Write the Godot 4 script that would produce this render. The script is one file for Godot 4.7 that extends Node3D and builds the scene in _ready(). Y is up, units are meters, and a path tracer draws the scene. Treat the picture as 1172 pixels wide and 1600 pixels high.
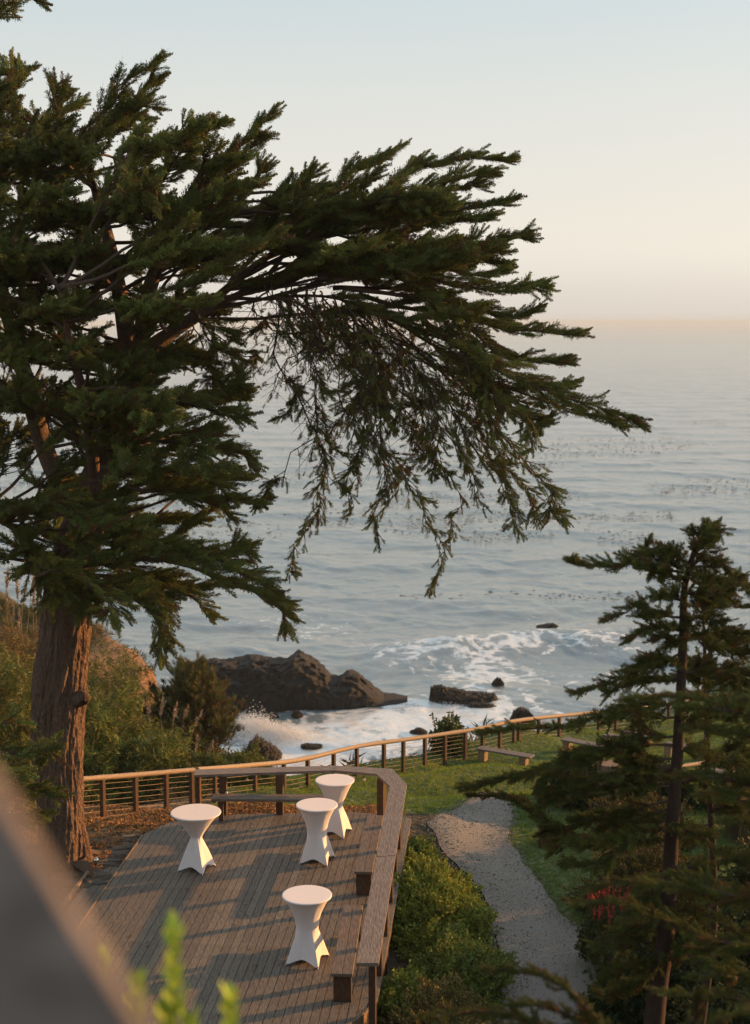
extends Node3D
# A coastal terrace under a cypress at golden hour.  y is up, the camera looks along -z, the deck top is y = 0.

const F := 2280.0          # focal length in pixels of the 1172 x 1600 photograph
const CAM_H := 9.65
const PITCH := 0.12997
const SEA := -30.0

var rng := RandomNumberGenerator.new()
var names := {}
var M := {}
var nz := FastNoiseLite.new()
var nz2 := FastNoiseLite.new()
var ridge := FastNoiseLite.new()
var SPRAY := []
var LEAF := {}

# ---------------------------------------------------------------- geometry helpers
class B:
	var v := PackedVector3Array()
	var n := PackedVector3Array()
	var c := PackedColorArray()
	var u := PackedVector2Array()
	var u2 := PackedVector2Array()
	var uses_u := false

	func tri(a: Vector3, b: Vector3, d: Vector3, nr: Vector3, col := Color.WHITE) -> void:
		if (d - a).cross(b - a).dot(nr) < 0.0:
			var t := b
			b = d
			d = t
		v.append(a); v.append(b); v.append(d)
		n.append(nr); n.append(nr); n.append(nr)
		c.append(col); c.append(col); c.append(col)

	func tri3(a: Vector3, b: Vector3, d: Vector3, na: Vector3, nb: Vector3, nd: Vector3, col := Color.WHITE) -> void:
		v.append(a); n.append(na); c.append(col)
		if (d - a).cross(b - a).dot(na + nb + nd) < 0.0:
			v.append(d); n.append(nd); v.append(b); n.append(nb)
		else:
			v.append(b); n.append(nb); v.append(d); n.append(nd)
		c.append(col); c.append(col)

	func quad(a: Vector3, b: Vector3, d: Vector3, e: Vector3, nr: Vector3, col := Color.WHITE) -> void:
		tri(a, b, d, nr, col)
		tri(a, d, e, nr, col)

	func facing(a: Vector3, b: Vector3, d: Vector3, from: Vector3, col := Color.WHITE) -> void:
		var nr := (d - a).cross(b - a).normalized()
		if nr.dot((a + b + d) / 3.0 - from) < 0.0:
			nr = -nr
		tri(a, b, d, nr, col)

	func hexa(p: Array, col := Color.WHITE) -> void:   # 0-3 bottom ring, 4-7 top ring
		var m := Vector3.ZERO
		for q in p:
			m += q / 8.0
		for f in [[0, 1, 2, 3], [4, 5, 6, 7], [0, 1, 5, 4], [1, 2, 6, 5], [2, 3, 7, 6], [3, 0, 4, 7]]:
			facing(p[f[0]], p[f[1]], p[f[2]], m, col)
			facing(p[f[0]], p[f[2]], p[f[3]], m, col)

	func box(x: Transform3D, size: Vector3, ch := 0.006, col := Color.WHITE) -> void:
		var h := size / 2.0
		var P := func(s: Vector3, a: int) -> Vector3:
			var q := Vector3(s.x * (h.x - ch), s.y * (h.y - ch), s.z * (h.z - ch))
			q[a] = s[a] * h[a]
			return x * q
		for a in 3:
			var b := (a + 1) % 3
			var d := (a + 2) % 3
			for sa in [-1.0, 1.0]:
				var s := Vector3.ZERO
				s[a] = sa
				var pts := []
				for k in [[-1.0, -1.0], [1.0, -1.0], [1.0, 1.0], [-1.0, 1.0]]:
					s[b] = k[0]
					s[d] = k[1]
					pts.append(P.call(s, a))
				var ax := Vector3.ZERO
				ax[a] = sa
				quad(pts[0], pts[1], pts[2], pts[3], (x.basis * ax).normalized(), col)
				for sb in [-1.0, 1.0]:
					var e := Vector3.ZERO
					e[a] = sa
					e[b] = sb
					var nr := (x.basis * e).normalized()
					var e0 := e
					var e1 := e
					e0[d] = -1.0
					e1[d] = 1.0
					quad(P.call(e0, a), P.call(e1, a), P.call(e1, b), P.call(e0, b), nr, col)
		for sx in [-1.0, 1.0]:
			for sy in [-1.0, 1.0]:
				for sz in [-1.0, 1.0]:
					var s := Vector3(sx, sy, sz)
					tri(P.call(s, 0), P.call(s, 1), P.call(s, 2), (x.basis * s).normalized(), col)

	func tube(p: Array, r: Array, sides: int, col := Color.WHITE, caps := false) -> void:
		var up := Vector3.UP
		var prev := []
		var pn := []
		for i in p.size():
			var t: Vector3 = (p[mini(i + 1, p.size() - 1)] - p[maxi(i - 1, 0)]).normalized()
			if absf(t.dot(up)) > 0.95:
				up = Vector3.RIGHT if absf(t.x) < 0.8 else Vector3.FORWARD
			var a := t.cross(up).normalized()
			var b := a.cross(t).normalized()
			up = b
			var ring := []
			var rn := []
			for k in sides:
				var w := TAU * k / sides
				var d := a * cos(w) + b * sin(w)
				rn.append(d)
				ring.append(p[i] + d * r[i])
			if i > 0:
				for k in sides:
					var l := (k + 1) % sides
					tri3(prev[k], prev[l], ring[l], pn[k], pn[l], rn[l], col)
					tri3(prev[k], ring[l], ring[k], pn[k], rn[l], rn[k], col)
			if caps and (i == 0 or i == p.size() - 1):
				for k in range(1, sides - 1):
					tri(ring[0], ring[k], ring[k + 1], -t if i == 0 else t, col)
			prev = ring
			pn = rn

	func spike(p: Vector3, d: Vector3, l: float, r: float, col: Color) -> void:   # a three-sided pointed twig
		var a := d.cross(Vector3.UP if absf(d.y) < 0.9 else Vector3.RIGHT).normalized()
		var b := d.cross(a)
		var q := []
		for k in 3:
			q.append(p + (a * cos(TAU * k / 3.0) + b * sin(TAU * k / 3.0)) * r)
		var tip := p + d * l
		for k in 3:
			facing(q[k], q[(k + 1) % 3], tip, p + d * l * 0.2, col)

	func surf(rows: Array, closed: bool, outward: bool, col := Color.WHITE, cols: Array = []) -> void:
		var R := rows.size()
		var C: int = rows[0].size()
		var nr := []
		var score := 0.0
		for i in R:
			var mid := Vector3.ZERO
			for p in rows[i]:
				mid += p / C
			var line := PackedVector3Array()
			for j in C:
				var jl := (j + 1) % C if closed else mini(j + 1, C - 1)
				var jr := (j - 1 + C) % C if closed else maxi(j - 1, 0)
				var q: Vector3 = (rows[i][jl] - rows[i][jr]).cross(rows[mini(i + 1, R - 1)][j] - rows[maxi(i - 1, 0)][j])
				q = q.normalized() if q.length() > 1e-12 else Vector3.ZERO
				score += q.dot(rows[i][j] - mid) if outward else q.y
				line.append(q)
			nr.append(line)
		var s := -1.0 if score < 0.0 else 1.0
		for i in R:
			for j in C:
				if nr[i][j] == Vector3.ZERO:
					nr[i][j] = s * (Vector3.UP if i > 0 else Vector3.DOWN)
		for i in R - 1:
			for j in (C if closed else C - 1):
				var k := (j + 1) % C
				var cl: Color = cols[i][j] if cols.size() else col
				tri3(rows[i][j], rows[i][k], rows[i + 1][k], s * nr[i][j], s * nr[i][k], s * nr[i + 1][k], cl)
				tri3(rows[i][j], rows[i + 1][k], rows[i + 1][j], s * nr[i][j], s * nr[i + 1][k], s * nr[i + 1][j], cl)

	func mesh(m: Material) -> ArrayMesh:
		var a := []
		a.resize(Mesh.ARRAY_MAX)
		a[Mesh.ARRAY_VERTEX] = v
		a[Mesh.ARRAY_NORMAL] = n
		a[Mesh.ARRAY_COLOR] = c
		if u.size() == v.size():
			a[Mesh.ARRAY_TEX_UV] = u
		if u2.size() == v.size():
			a[Mesh.ARRAY_TEX_UV2] = u2
		var am := ArrayMesh.new()
		am.add_surface_from_arrays(Mesh.PRIMITIVE_TRIANGLES, a)
		am.surface_set_material(0, m)
		return am


func at(px: float, py: float, d: float) -> Vector3:      # the point that far off along -z in the photograph's direction
	var x := (px - 586.0) / F
	var y := -(py - 800.0) / F
	var r := Vector3(x, y * cos(PITCH) - sin(PITCH), -(cos(PITCH) + y * sin(PITCH)))
	return Vector3(0, CAM_H, 0) + r * (d / -r.z)


func curve(p: Array, n: int) -> Array:                   # Catmull-Rom through the points
	var out := []
	var m := p.size() - 1
	for i in n + 1:
		var t := float(i) / n * m
		var k := mini(int(t), m - 1)
		var f := t - k
		var a = p[maxi(k - 1, 0)]
		var b = p[k]
		var c = p[k + 1]
		var d = p[mini(k + 2, m)]
		if p[0] is Vector3:
			out.append((b as Vector3).cubic_interpolate(c, a, d, f))
		else:
			out.append(lerpf(b, c, f))
	return out


func rf(a: float, b: float) -> float:
	return rng.randf_range(a, b)


func rdir() -> Vector3:
	return Vector3(rng.randfn(), rng.randfn(), rng.randfn()).normalized()


func basis_to(y: Vector3, spin := 0.0) -> Basis:         # a basis whose y axis points that way
	y = y.normalized()
	var x := y.cross(Vector3.FORWARD if absf(y.z) < 0.9 else Vector3.RIGHT).normalized()
	return Basis(x, y, x.cross(y)).rotated(y, spin)


# ---------------------------------------------------------------- naming helpers
func numbered(s: String) -> String:
	var k: int = names.get(s, 0)
	names[s] = k + 1
	return s if k == 0 else "%s_%03d" % [s, k]


func tag(o: Node, label: String, category := "", group := "", kind := "") -> Node:
	if label: o.set_meta("label", label)
	if category: o.set_meta("category", category)
	if group: o.set_meta("group", group)
	if kind: o.set_meta("kind", kind)
	return o


func thing(called: String, label: String, category: String, where := Vector3.ZERO, turn := 0.0, group := "") -> Node3D:
	var o := Node3D.new()
	o.name = numbered(called)
	add_child(o)
	o.position = where
	o.rotation.y = turn
	tag(o, label, category, group)
	return o


func part(called: String, b: Variant, m: Material, parent: Node = null) -> MeshInstance3D:
	var o := MeshInstance3D.new()
	o.mesh = b.mesh(m) if b is B else b
	if parent == null:
		o.name = numbered(called)
		add_child(o)
	else:
		o.name = called
		parent.add_child(o, true)
	return o


func scatter(called: String, mesh: Mesh, xf: Array, cols: Array, parent: Node = null) -> MultiMeshInstance3D:
	var mm := MultiMesh.new()
	mm.transform_format = MultiMesh.TRANSFORM_3D
	mm.use_colors = true
	mm.mesh = mesh
	mm.instance_count = xf.size()
	for i in xf.size():
		mm.set_instance_transform(i, xf[i])
		mm.set_instance_color(i, cols[i])
	var o := MultiMeshInstance3D.new()
	o.multimesh = mm
	o.set_meta("kind", "stuff")
	if parent == null:
		o.name = numbered(called)
		add_child(o)
	else:
		o.name = called
		parent.add_child(o, true)
	return o


# ---------------------------------------------------------------- materials
func lin(r: float, g: float, b: float) -> Color:
	return Color(r, g, b).linear_to_srgb()


func ntex(sd: int, freq: float, lo: float, hi: float, w := 512, h := 512, oct := 5, type := FastNoiseLite.TYPE_SIMPLEX_SMOOTH, frac := FastNoiseLite.FRACTAL_FBM) -> NoiseTexture2D:
	var f := FastNoiseLite.new()
	f.seed = sd
	f.frequency = freq
	f.noise_type = type
	f.fractal_type = frac
	f.fractal_octaves = oct
	var t := NoiseTexture2D.new()
	t.width = w
	t.height = h
	t.seamless = true
	t.noise = f
	var g := Gradient.new()
	g.set_color(0, Color(lo, lo, lo))
	g.set_color(1, Color(hi, hi, hi))
	t.color_ramp = g
	return t


func mat(nm: String, col: Color, rough: float, tex: Texture2D = null, scale := Vector3.ONE, bump: Texture2D = null, cm := 1.0, world := false) -> StandardMaterial3D:
	var m := StandardMaterial3D.new()
	m.resource_name = nm
	m.albedo_color = col
	m.roughness = rough
	m.metallic_specular = 0.4
	if tex or bump:
		m.uv1_triplanar = true
		m.uv1_world_triplanar = world
		m.uv1_scale = scale
		m.albedo_texture = tex
	if bump:
		m.heightmap_enabled = true
		m.heightmap_texture = bump
		m.heightmap_scale = cm
	M[nm] = m
	return m


func leafy(nm: String, rough: float, back: float) -> StandardMaterial3D:
	var m := mat(nm, Color.WHITE, rough)
	m.vertex_color_use_as_albedo = true
	m.metallic_specular = 0.3
	if back > 0.0:
		m.backlight_enabled = true
		m.backlight = lin(back, back, back * 0.6)
	return m


func materials() -> void:
	var soft := ntex(1, 0.012, 0.62, 1.0)
	var fine := ntex(2, 0.05, 0.55, 1.0)
	var b1 := ntex(3, 0.03, 0.0, 1.0)
	var bfine := ntex(4, 0.08, 0.0, 1.0)
	var grain := ntex(5, 0.02, 0.5, 1.0, 512, 512, 6)
	var rid := ntex(6, 0.02, 0.0, 1.0, 512, 512, 5, FastNoiseLite.TYPE_SIMPLEX, FastNoiseLite.FRACTAL_RIDGED)
	for k in 4:
		mat("deck%d" % k, lin([0.255, 0.225, 0.285, 0.24][k], [0.208, 0.182, 0.232, 0.192][k], [0.160, 0.142, 0.178, 0.150][k]), 0.72, grain, Vector3(7, 7, 0.45), grain, 0.25)
	mat("cap_wood", lin(0.34, 0.265, 0.215), 0.65, grain, Vector3(5, 5, 0.35), grain, 0.12)
	mat("cap_wood_across", lin(0.34, 0.265, 0.215), 0.65, grain, Vector3(0.35, 5, 5), grain, 0.12)
	mat("post_wood", lin(0.15, 0.08, 0.045), 0.7, grain, Vector3(6, 0.6, 6), grain, 0.25)
	mat("seat_wood", lin(0.27, 0.205, 0.16), 0.7, grain, Vector3(5, 5, 0.35), grain, 0.12)
	mat("log_wood", lin(0.50, 0.37, 0.25), 0.7, grain, Vector3(3, 3, 3), grain, 0.3)
	mat("fence_post", lin(0.13, 0.07, 0.04), 0.75, grain, Vector3(6, 0.6, 6), grain, 0.25)
	mat("bench_top", lin(0.27, 0.22, 0.19), 0.75, grain, Vector3(3, 3, 3), grain, 0.3)
	mat("bench_leg", lin(0.42, 0.30, 0.18), 0.75, grain, Vector3(4, 4, 4), grain, 0.3)
	mat("cable", lin(0.34, 0.25, 0.17), 0.6)
	mat("cloth", lin(0.80, 0.74, 0.725), 0.85, ntex(9, 0.02, 0.93, 1.0), Vector3(3, 3, 3), bfine, 0.04)
	M.cloth.rim_enabled = true
	M.cloth.rim = 0.25
	mat("foot", lin(0.03, 0.03, 0.03), 0.5)
	mat("bark", lin(0.33, 0.21, 0.145), 0.9, fine, Vector3(2.2, 0.35, 2.2), rid, 9.0)
	mat("bark_young", lin(0.10, 0.065, 0.05), 0.9, fine, Vector3(5, 1, 5), rid, 1.5)
	mat("twig", lin(0.075, 0.05, 0.035), 0.9)
	mat("stump", lin(0.33, 0.23, 0.15), 0.85, grain, Vector3(7, 0.6, 7), grain, 1.0)
	leafy("needles", 0.72, 0.42)
	leafy("leaves", 0.6, 0.3)
	leafy("glossy", 0.42, 0.25)
	leafy("grass_blades", 0.7, 0.6)
	leafy("dry", 0.85, 0.35)
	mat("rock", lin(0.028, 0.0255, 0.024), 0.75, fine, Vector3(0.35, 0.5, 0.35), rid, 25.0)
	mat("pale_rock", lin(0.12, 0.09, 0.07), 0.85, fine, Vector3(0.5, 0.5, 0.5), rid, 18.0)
	mat("flagstone", lin(0.155, 0.125, 0.10), 0.85, fine, Vector3(1.2, 1.2, 1.2), b1, 1.2)
	mat("edge_board", lin(0.36, 0.24, 0.15), 0.75, grain, Vector3(6, 6, 0.5), grain, 0.3)
	mat("path", lin(0.29, 0.262, 0.228), 0.95, ntex(11, 0.03, 0.7, 1.0, 1024, 1024, 6), Vector3(0.9, 0.9, 0.9), bfine, 0.8, true)
	var g := mat("ground", Color.WHITE, 0.95, ntex(12, 0.02, 0.55, 1.0, 1024, 1024, 6), Vector3(0.3, 0.3, 0.3), b1, 6.0, true)
	g.vertex_color_use_as_albedo = true
	mat("parapet", lin(0.235, 0.205, 0.195), 0.9, soft, Vector3(2, 2, 2))
	mat("steel", lin(0.6, 0.6, 0.6), 0.15).metallic = 1.0
	mat("lamp_dark", lin(0.04, 0.045, 0.045), 0.5)
	mat("bulb_glass", lin(0.75, 0.65, 0.5), 0.2)
	mat("kelp", lin(0.035, 0.024, 0.014), 0.6)
	mat("foam", lin(0.85, 0.85, 0.84), 0.9)


# ---------------------------------------------------------------- terrain
var TP := PackedVector3Array()

func terrain_points() -> void:
	for q in [[-2, -23, -.55], [-2, -26, -.5], [-3.5, -20, -.5], [-5.6, -26, -.1], [-6, -28, -.45], [-5.2, -23.8, -.14], [-7, -23, .1], [-9, -26, .2], [-5, -27.3, -.12], [-4.4, -28, -.22], [-2.5, -28.6, -.3], [-5.1, -30, -.95], [-4.1, -31.5, -1.25],
		[-1, -28.8, -.4], [.2, -28.8, -.4], [.8, -28, -.35], [1.2, -26, -.5], [.9, -23, -.7], [1, -20, -.7], [2.5, -27, -.55], [2.8, -24, -.75], [2.8, -21, -.85], [2.5, -30, -.65], [-1, -30.5, -.75],
		[0, -31, -.85], [1, -33, -1.25], [3, -34, -1.35], [.8, -40, -3.0], [2.7, -42, -3.27], [-.5, -37.5, -2.6], [-1.9, -36, -2.2], [-2.6, -33.5, -1.6], [4.4, -44, -3.3], [7, -46, -3.7], [8, -48, -4.2], [12.5, -53, -5], [6, -37, -2.2],
		[8.6, -38, -2.77], [12, -40, -2.7], [10, -45, -3.6], [15, -48, -3.6], [12, -34, -1.2], [9, -31, -.8], [6, -27, -.3], [4.6, -24, -.45], [6, -22, -.1], [9, -22, .5], [5, -17, .7], [4, -13, 1.4], [0, -15, .6], [-5, -17, .5], [0, -8, 3], [0, 0, 7.3],
		[10, -10, 3], [10, 0, 7.3], [-10, -10, 3.5], [-10, -18, 1.0], [-10, 0, 7.3], [20, -20, 1.5], [20, -35, .2], [30, -30, 1], [-11, -32, .2], [-14, -40, -1.2], [-20, -40, .3], [-15, -52, -3.4], [-22, -58, -1.6], [-28, -70, -5.2], [-19, -75, -9.0], [-20, -88, -11.0],
		[-15.5, -84, -12.5], [-6.5, -34, -2.4], [-8, -42, -5], [-5, -40, -4.6], [-10, -56, -9], [-13, -70, -13], [-12, -80, -17], [-40, -60, -1], [-40, -90, -6], [25, -55, -5], [40, -50, -3], [35, 0, 6], [-35, 0, 6], [-35, -25, 2.5], [40, -75, -8]]:
		TP.append(Vector3(q[0], q[2], q[1]))


func edge_z(x: float) -> float:
	var e := [[-60, -112], [-40, -108], [-25, -102], [-18, -97], [-14, -90], [-11, -66], [-8, -54], [-5, -45], [-2, -40.5], [0, -41.5], [3, -44.5], [6, -48], [9, -52], [14, -58], [20, -64], [40, -82], [80, -110]]
	for i in e.size() - 1:
		if x < e[i + 1][0]:
			return lerpf(e[i][1], e[i + 1][1], clampf((x - e[i][0]) / (e[i + 1][0] - e[i][0]), 0, 1))
	return -110.0


func ground(x: float, z: float) -> float:
	var s := 0.0
	var w := 0.0
	for p in TP:
		var d2 := (p.x - x) * (p.x - x) + (p.z - z) * (p.z - z) + 0.05
		var k := 1.0 / (d2 * d2)
		s += p.y * k
		w += k
	var h := s / w
	var past := edge_z(x) - z
	if past > -1.0:
		past += 1.0
		h -= past * past / (past + 3.0) * 1.5
		h += ridge.get_noise_2d(x * 1.6, z * 1.6) * minf(past, 6.0) * 0.5
	return maxf(h, -36.0)


func on_lawn(x: float, z: float) -> float:          # how much a spot is grass
	if z < edge_z(x) + 0.4 or z > -19.0 or x < -4.0 or x > 16.0:
		return 0.0
	if x < 0.7 and z > -28.9:
		return 0.0
	if z > -28.9 and x < 2.3:
		return 0.0
	if x < 0.0 and z > -30.0 - (x + 1.0) * 0.3:
		return clampf(-(z + 29.0 + (0.0 - x) * 0.25) * 0.6, 0, 1)
	return 1.0


func in_path(x: float, z: float, grow := 0.0) -> bool:
	if z > -16.0 or z < -31.2:
		return false
	var l := 0.0
	var r := 0.0
	var e := [[-16, 1.6, 3.4], [-21.1, 2.0, 3.5], [-23.3, 2.05, 3.62], [-25, 1.95, 3.2], [-26.6, 1.35, 2.75], [-28.1, 1.05, 2.7], [-29.3, 1.45, 2.95], [-30.2, 1.85, 3.0], [-30.9, 2.2, 2.9], [-31.2, 2.42, 2.75]]
	for i in e.size() - 1:
		if z <= e[i][0] and z >= e[i + 1][0]:
			var t: float = (z - e[i][0]) / (e[i + 1][0] - e[i][0])
			l = lerpf(e[i][1], e[i + 1][1], t)
			r = lerpf(e[i][2], e[i + 1][2], t)
	var wob := nz.get_noise_2d(x * 12.0, z * 12.0) * 0.12 + nz2.get_noise_2d(x * 60.0, z * 60.0) * 0.10
	return x > l + wob - grow and x < r + wob + grow


func build_ground() -> void:
	var xs := []
	var zs := []
	var x := -75.0
	while x < 90.0:
		xs.append(x)
		x += 0.35 if x > -8.0 and x < 8.0 else (0.8 if x > -20.0 and x < 16.0 else 3.0)
	var z := 6.0
	while z > -135.0:
		zs.append(z)
		z -= 0.35 if z < -17.0 and z > -46.0 else 0.9
	var rows := []
	var cols := []
	for zz in zs:
		var line := PackedVector3Array()
		var cl := PackedColorArray()
		for xx in xs:
			var y := ground(xx, zz)
			var bump := nz.get_noise_2d(xx * 3.0, zz * 3.0) * 0.06
			if in_path(xx, zz, 0.3):
				bump = 0.0
			var past = edge_z(xx) - zz
			var c := Color(0.10, 0.075, 0.045)                              # bare soil
			var lawn := on_lawn(xx, zz)
			c = c.lerp(Color(0.13, 0.175, 0.05), lawn)
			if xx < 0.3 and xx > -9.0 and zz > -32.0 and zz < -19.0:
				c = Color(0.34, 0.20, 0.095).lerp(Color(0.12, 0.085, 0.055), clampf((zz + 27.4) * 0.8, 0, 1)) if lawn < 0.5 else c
			if xx < -5.0 and zz < -33.0:
				c = Color(0.10, 0.085, 0.035)
				if past > -18.0 and zz < -54.0 and xx > -18.5:
					c = Color(0.30, 0.17, 0.085).lerp(Color(0.13, 0.10, 0.045), clampf(nz.get_noise_2d(xx * 6.0, zz * 6.0) * 2.0 + 0.3, 0, 1))
			elif past > 0.5:
				c = Color(0.10, 0.075, 0.05)
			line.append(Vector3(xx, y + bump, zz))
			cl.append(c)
		rows.append(line)
		cols.append(cl)
	var b := B.new()
	b.surf(rows, false, false, Color.WHITE, cols)
	tag(part("ground", b, M.ground), "", "", "", "structure")
	# the gravel path, a sheet just above the ground
	var pr := []
	for i in 76:
		var zz := -15.6 - i * 0.207
		var l := 99.0
		var r := -99.0
		var xx := 0.5
		while xx < 4.5:
			if in_path(xx, zz):
				l = minf(l, xx)
				r = maxf(r, xx)
			xx += 0.02
		if l > r:
			continue
		var line := PackedVector3Array()
		for k in 15:
			var px := lerpf(l, r, k / 14.0)
			line.append(Vector3(px, ground(px, zz) + 0.035 + sin(PI * k / 14.0) * 0.015 + nz2.get_noise_2d(px * 30.0, zz * 30.0) * 0.012, zz))
		pr.append(line)
	b = B.new()
	b.surf(pr, false, false)
	tag(part("path", b, M.path), "", "", "", "structure")


# ---------------------------------------------------------------- sea
func build_sea() -> void:
	var rows := []
	var n := FastNoiseLite.new()
	n.seed = 77
	n.frequency = 0.05
	n.fractal_octaves = 4
	var W := 420
	var z := 52.0
	var b := B.new()
	var pos := PackedVector3Array()
	var nor := PackedVector3Array()
	var uv := PackedVector2Array()
	var uv2 := PackedVector2Array()
	var idx := PackedInt32Array()
	var R := 0
	var px := -46.0
	var pz := -104.0
	while z < 42000.0:
		var amp := clampf(1.0 - (z - 900.0) / 1500.0, 0.0, 1.0)
		for j in W + 1:
			var t := (j / float(W) * 2.0 - 1.0)
			var x := z * t * (0.42 if z > 90.0 else 0.6)
			var y := 0.0
			if amp > 0.0:
				var wx := x + n.get_noise_2d(x * 0.6, z * 0.6) * 14.0
				var wz := z + n.get_noise_2d(z * 0.6 + 500.0, x * 0.6) * 14.0
				y = sin(wz * 0.19 - wx * 0.03) * 0.30 + sin(wz * 0.43 + wx * 0.10) * 0.13 + sin(wz * 0.95 - wx * 0.33) * 0.055 + sin(wz * 1.7 + wx * 0.5) * 0.03
				y += n.get_noise_2d(x * 5.0, z * 8.0) * 0.10
				# the swell that rears up by the rocks
				var sw := exp(-pow((z - 172.0 - x * 0.25) / 5.0, 2.0)) * clampf((x + 2.0) / 12.0, 0, 1) * clampf((46.0 - x) / 15.0, 0, 1)
				y = y * amp * 0.8 + sw * 1.3
			pos.append(Vector3(x, SEA + y, -z))
			uv.append(Vector2(x, z) / 19.0)
			uv2.append(Vector2(clampf((x - px) / 110.0, 0.002, 0.998), clampf((-z - pz) / -140.0, 0.002, 0.998)))
		R += 1
		z *= 1.0038 if z < 420.0 else (1.009 if z < 2500.0 else 1.08)
	nor.resize(pos.size())
	for i in R:
		for j in W + 1:
			var a := i * (W + 1) + j
			var du := pos[mini(j + 1, W) + i * (W + 1)] - pos[maxi(j - 1, 0) + i * (W + 1)]
			var dv := pos[mini(i + 1, R - 1) * (W + 1) + j] - pos[maxi(i - 1, 0) * (W + 1) + j]
			var q := du.cross(dv).normalized()
			nor[a] = q if q.y > 0.0 else -q
			if i < R - 1 and j < W:
				var d := a + W + 1
				idx.append_array([a, d, a + 1, a + 1, d, d + 1])
	if (pos[idx[2]] - pos[idx[0]]).cross(pos[idx[1]] - pos[idx[0]]).y < 0.0:
		idx.reverse()
	var ar := []
	ar.resize(Mesh.ARRAY_MAX)
	ar[Mesh.ARRAY_VERTEX] = pos
	ar[Mesh.ARRAY_NORMAL] = nor
	ar[Mesh.ARRAY_TEX_UV] = uv
	ar[Mesh.ARRAY_TEX_UV2] = uv2
	ar[Mesh.ARRAY_INDEX] = idx
	var am := ArrayMesh.new()
	am.add_surface_from_arrays(Mesh.PRIMITIVE_TRIANGLES, ar)
	var m := StandardMaterial3D.new()
	m.resource_name = "sea_water"
	m.albedo_color = lin(0.118, 0.158, 0.172)
	m.roughness = 0.17
	m.metallic_specular = 0.70
	var nn := FastNoiseLite.new()
	nn.seed = 5
	nn.frequency = 0.012
	nn.fractal_octaves = 5
	nn.domain_warp_enabled = true
	nn.domain_warp_amplitude = 18.0
	var nt := NoiseTexture2D.new()
	nt.width = 1024
	nt.height = 1024
	nt.seamless = true
	nt.as_normal_map = true
	nt.bump_strength = 9.0
	nt.noise = nn
	m.normal_enabled = true
	m.normal_texture = nt
	m.normal_scale = 0.34
	# foam: a print of the lacing on the water by the rocks
	var w := 1320
	var h := 1680
	var l1 := FastNoiseLite.new()
	l1.seed = 21
	l1.frequency = 0.018
	l1.fractal_type = FastNoiseLite.FRACTAL_RIDGED
	l1.fractal_octaves = 5
	l1.domain_warp_enabled = true
	l1.domain_warp_amplitude = 60.0
	l1.domain_warp_frequency = 0.008
	l1.domain_warp_fractal_octaves = 4
	var l2 := FastNoiseLite.new()
	l2.seed = 22
	l2.frequency = 0.0035
	l2.fractal_octaves = 4
	l2.domain_warp_enabled = true
	l2.domain_warp_amplitude = 120.0
	l2.domain_warp_frequency = 0.004
	var l3 := FastNoiseLite.new()
	l3.seed = 23
	l3.frequency = 0.05
	l3.fractal_octaves = 4
	var d1 := l1.get_image(w, h).get_data()
	var d2 := l2.get_image(w, h).get_data()
	var d3 := l3.get_image(w, h).get_data()
	# low-resolution map of where the water is broken
	var cw := 66
	var chh := 84
	var cov := PackedFloat32Array()
	for j in chh + 1:
		for i in cw + 1:
			var x := px + 110.0 * i / cw
			var zz := pz - 140.0 * j / chh
			var c := 0.23 * clampf((zz + 222.0) / 40.0, 0, 1) + 0.05
			for s in [[-10.0, -134.0, 9.0, 0.55], [-2.0, -137.0, 10.0, 0.4], [4.0, -146.0, 7.0, 0.35], [9.0, -143.0, 9.0, 0.32], [6.0, -128.0, 12.0, 0.3], [-10.0, -126.0, 7.0, 0.4], [16.0, -160.0, 9.0, 0.3], [10.0, -173.0, 12.0, 0.35], [24.0, -178.0, 12.0, 0.25], [4.0, -160.0, 8.0, 0.25], [18.0, -146.0, 6.0, 0.25], [-16.0, -142.0, 5.0, -0.2], [16.0, -152.0, 5.0, -0.2]]:
				var q := (Vector2(x, zz) - Vector2(s[0], s[1])) / Vector2(s[2] * 1.4, s[2])
				c += 0.62 * s[3] * exp(-q.length_squared())
			var ed: float = minf(minf(i, cw - i) / 8.0, minf(j, chh - j) / 8.0)
			cov.append(c * clampf(ed, 0, 1))
	var out := PackedByteArray()
	out.resize(w * h * 4)
	for y in h:
		var fy := y / float(h) * chh
		var iy := int(fy)
		fy -= iy
		for x in w:
			var fx := x / float(w) * cw
			var ix := int(fx)
			fx -= ix
			var k := iy * (cw + 1) + ix
			var c := lerpf(lerpf(cov[k], cov[k + 1], fx), lerpf(cov[k + cw + 1], cov[k + cw + 2], fx), fy)
			var i := y * w + x
			var v := d1[i] / 255.0 * 0.55 + d2[i] / 255.0 * 0.40 + d3[i] / 255.0 * 0.17 - 0.03
			var a := clampf((v - (0.93 - c * 0.62)) * 5.5, 0.0, 1.0)
			a = a * a * (3.0 - 2.0 * a)
			var o := i * 4
			out[o] = 222
			out[o + 1] = 226
			out[o + 2] = 226
			out[o + 3] = int(minf(a + clampf(c * 0.25 * d2[i] / 255.0, 0.0, 0.2), 0.84) * 255.0)
	var img := Image.create_from_data(w, h, false, Image.FORMAT_RGBA8, out)
	m.detail_enabled = true
	m.detail_blend_mode = BaseMaterial3D.BLEND_MODE_MIX
	m.detail_uv_layer = BaseMaterial3D.DETAIL_UV_2
	m.detail_albedo = ImageTexture.create_from_image(img)
	am.surface_set_material(0, m)
	tag(part("sea", am, m), "", "", "", "structure")
	# kelp floating in streaks
	var kb := B.new()
	kb.tube([Vector3(-0.5, 0, 0), Vector3(-0.2, 0.07, 0.05), Vector3(0.15, 0.05, -0.06), Vector3(0.5, 0.0, 0.03)], [0.03, 0.10, 0.09, 0.02], 5)
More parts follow.
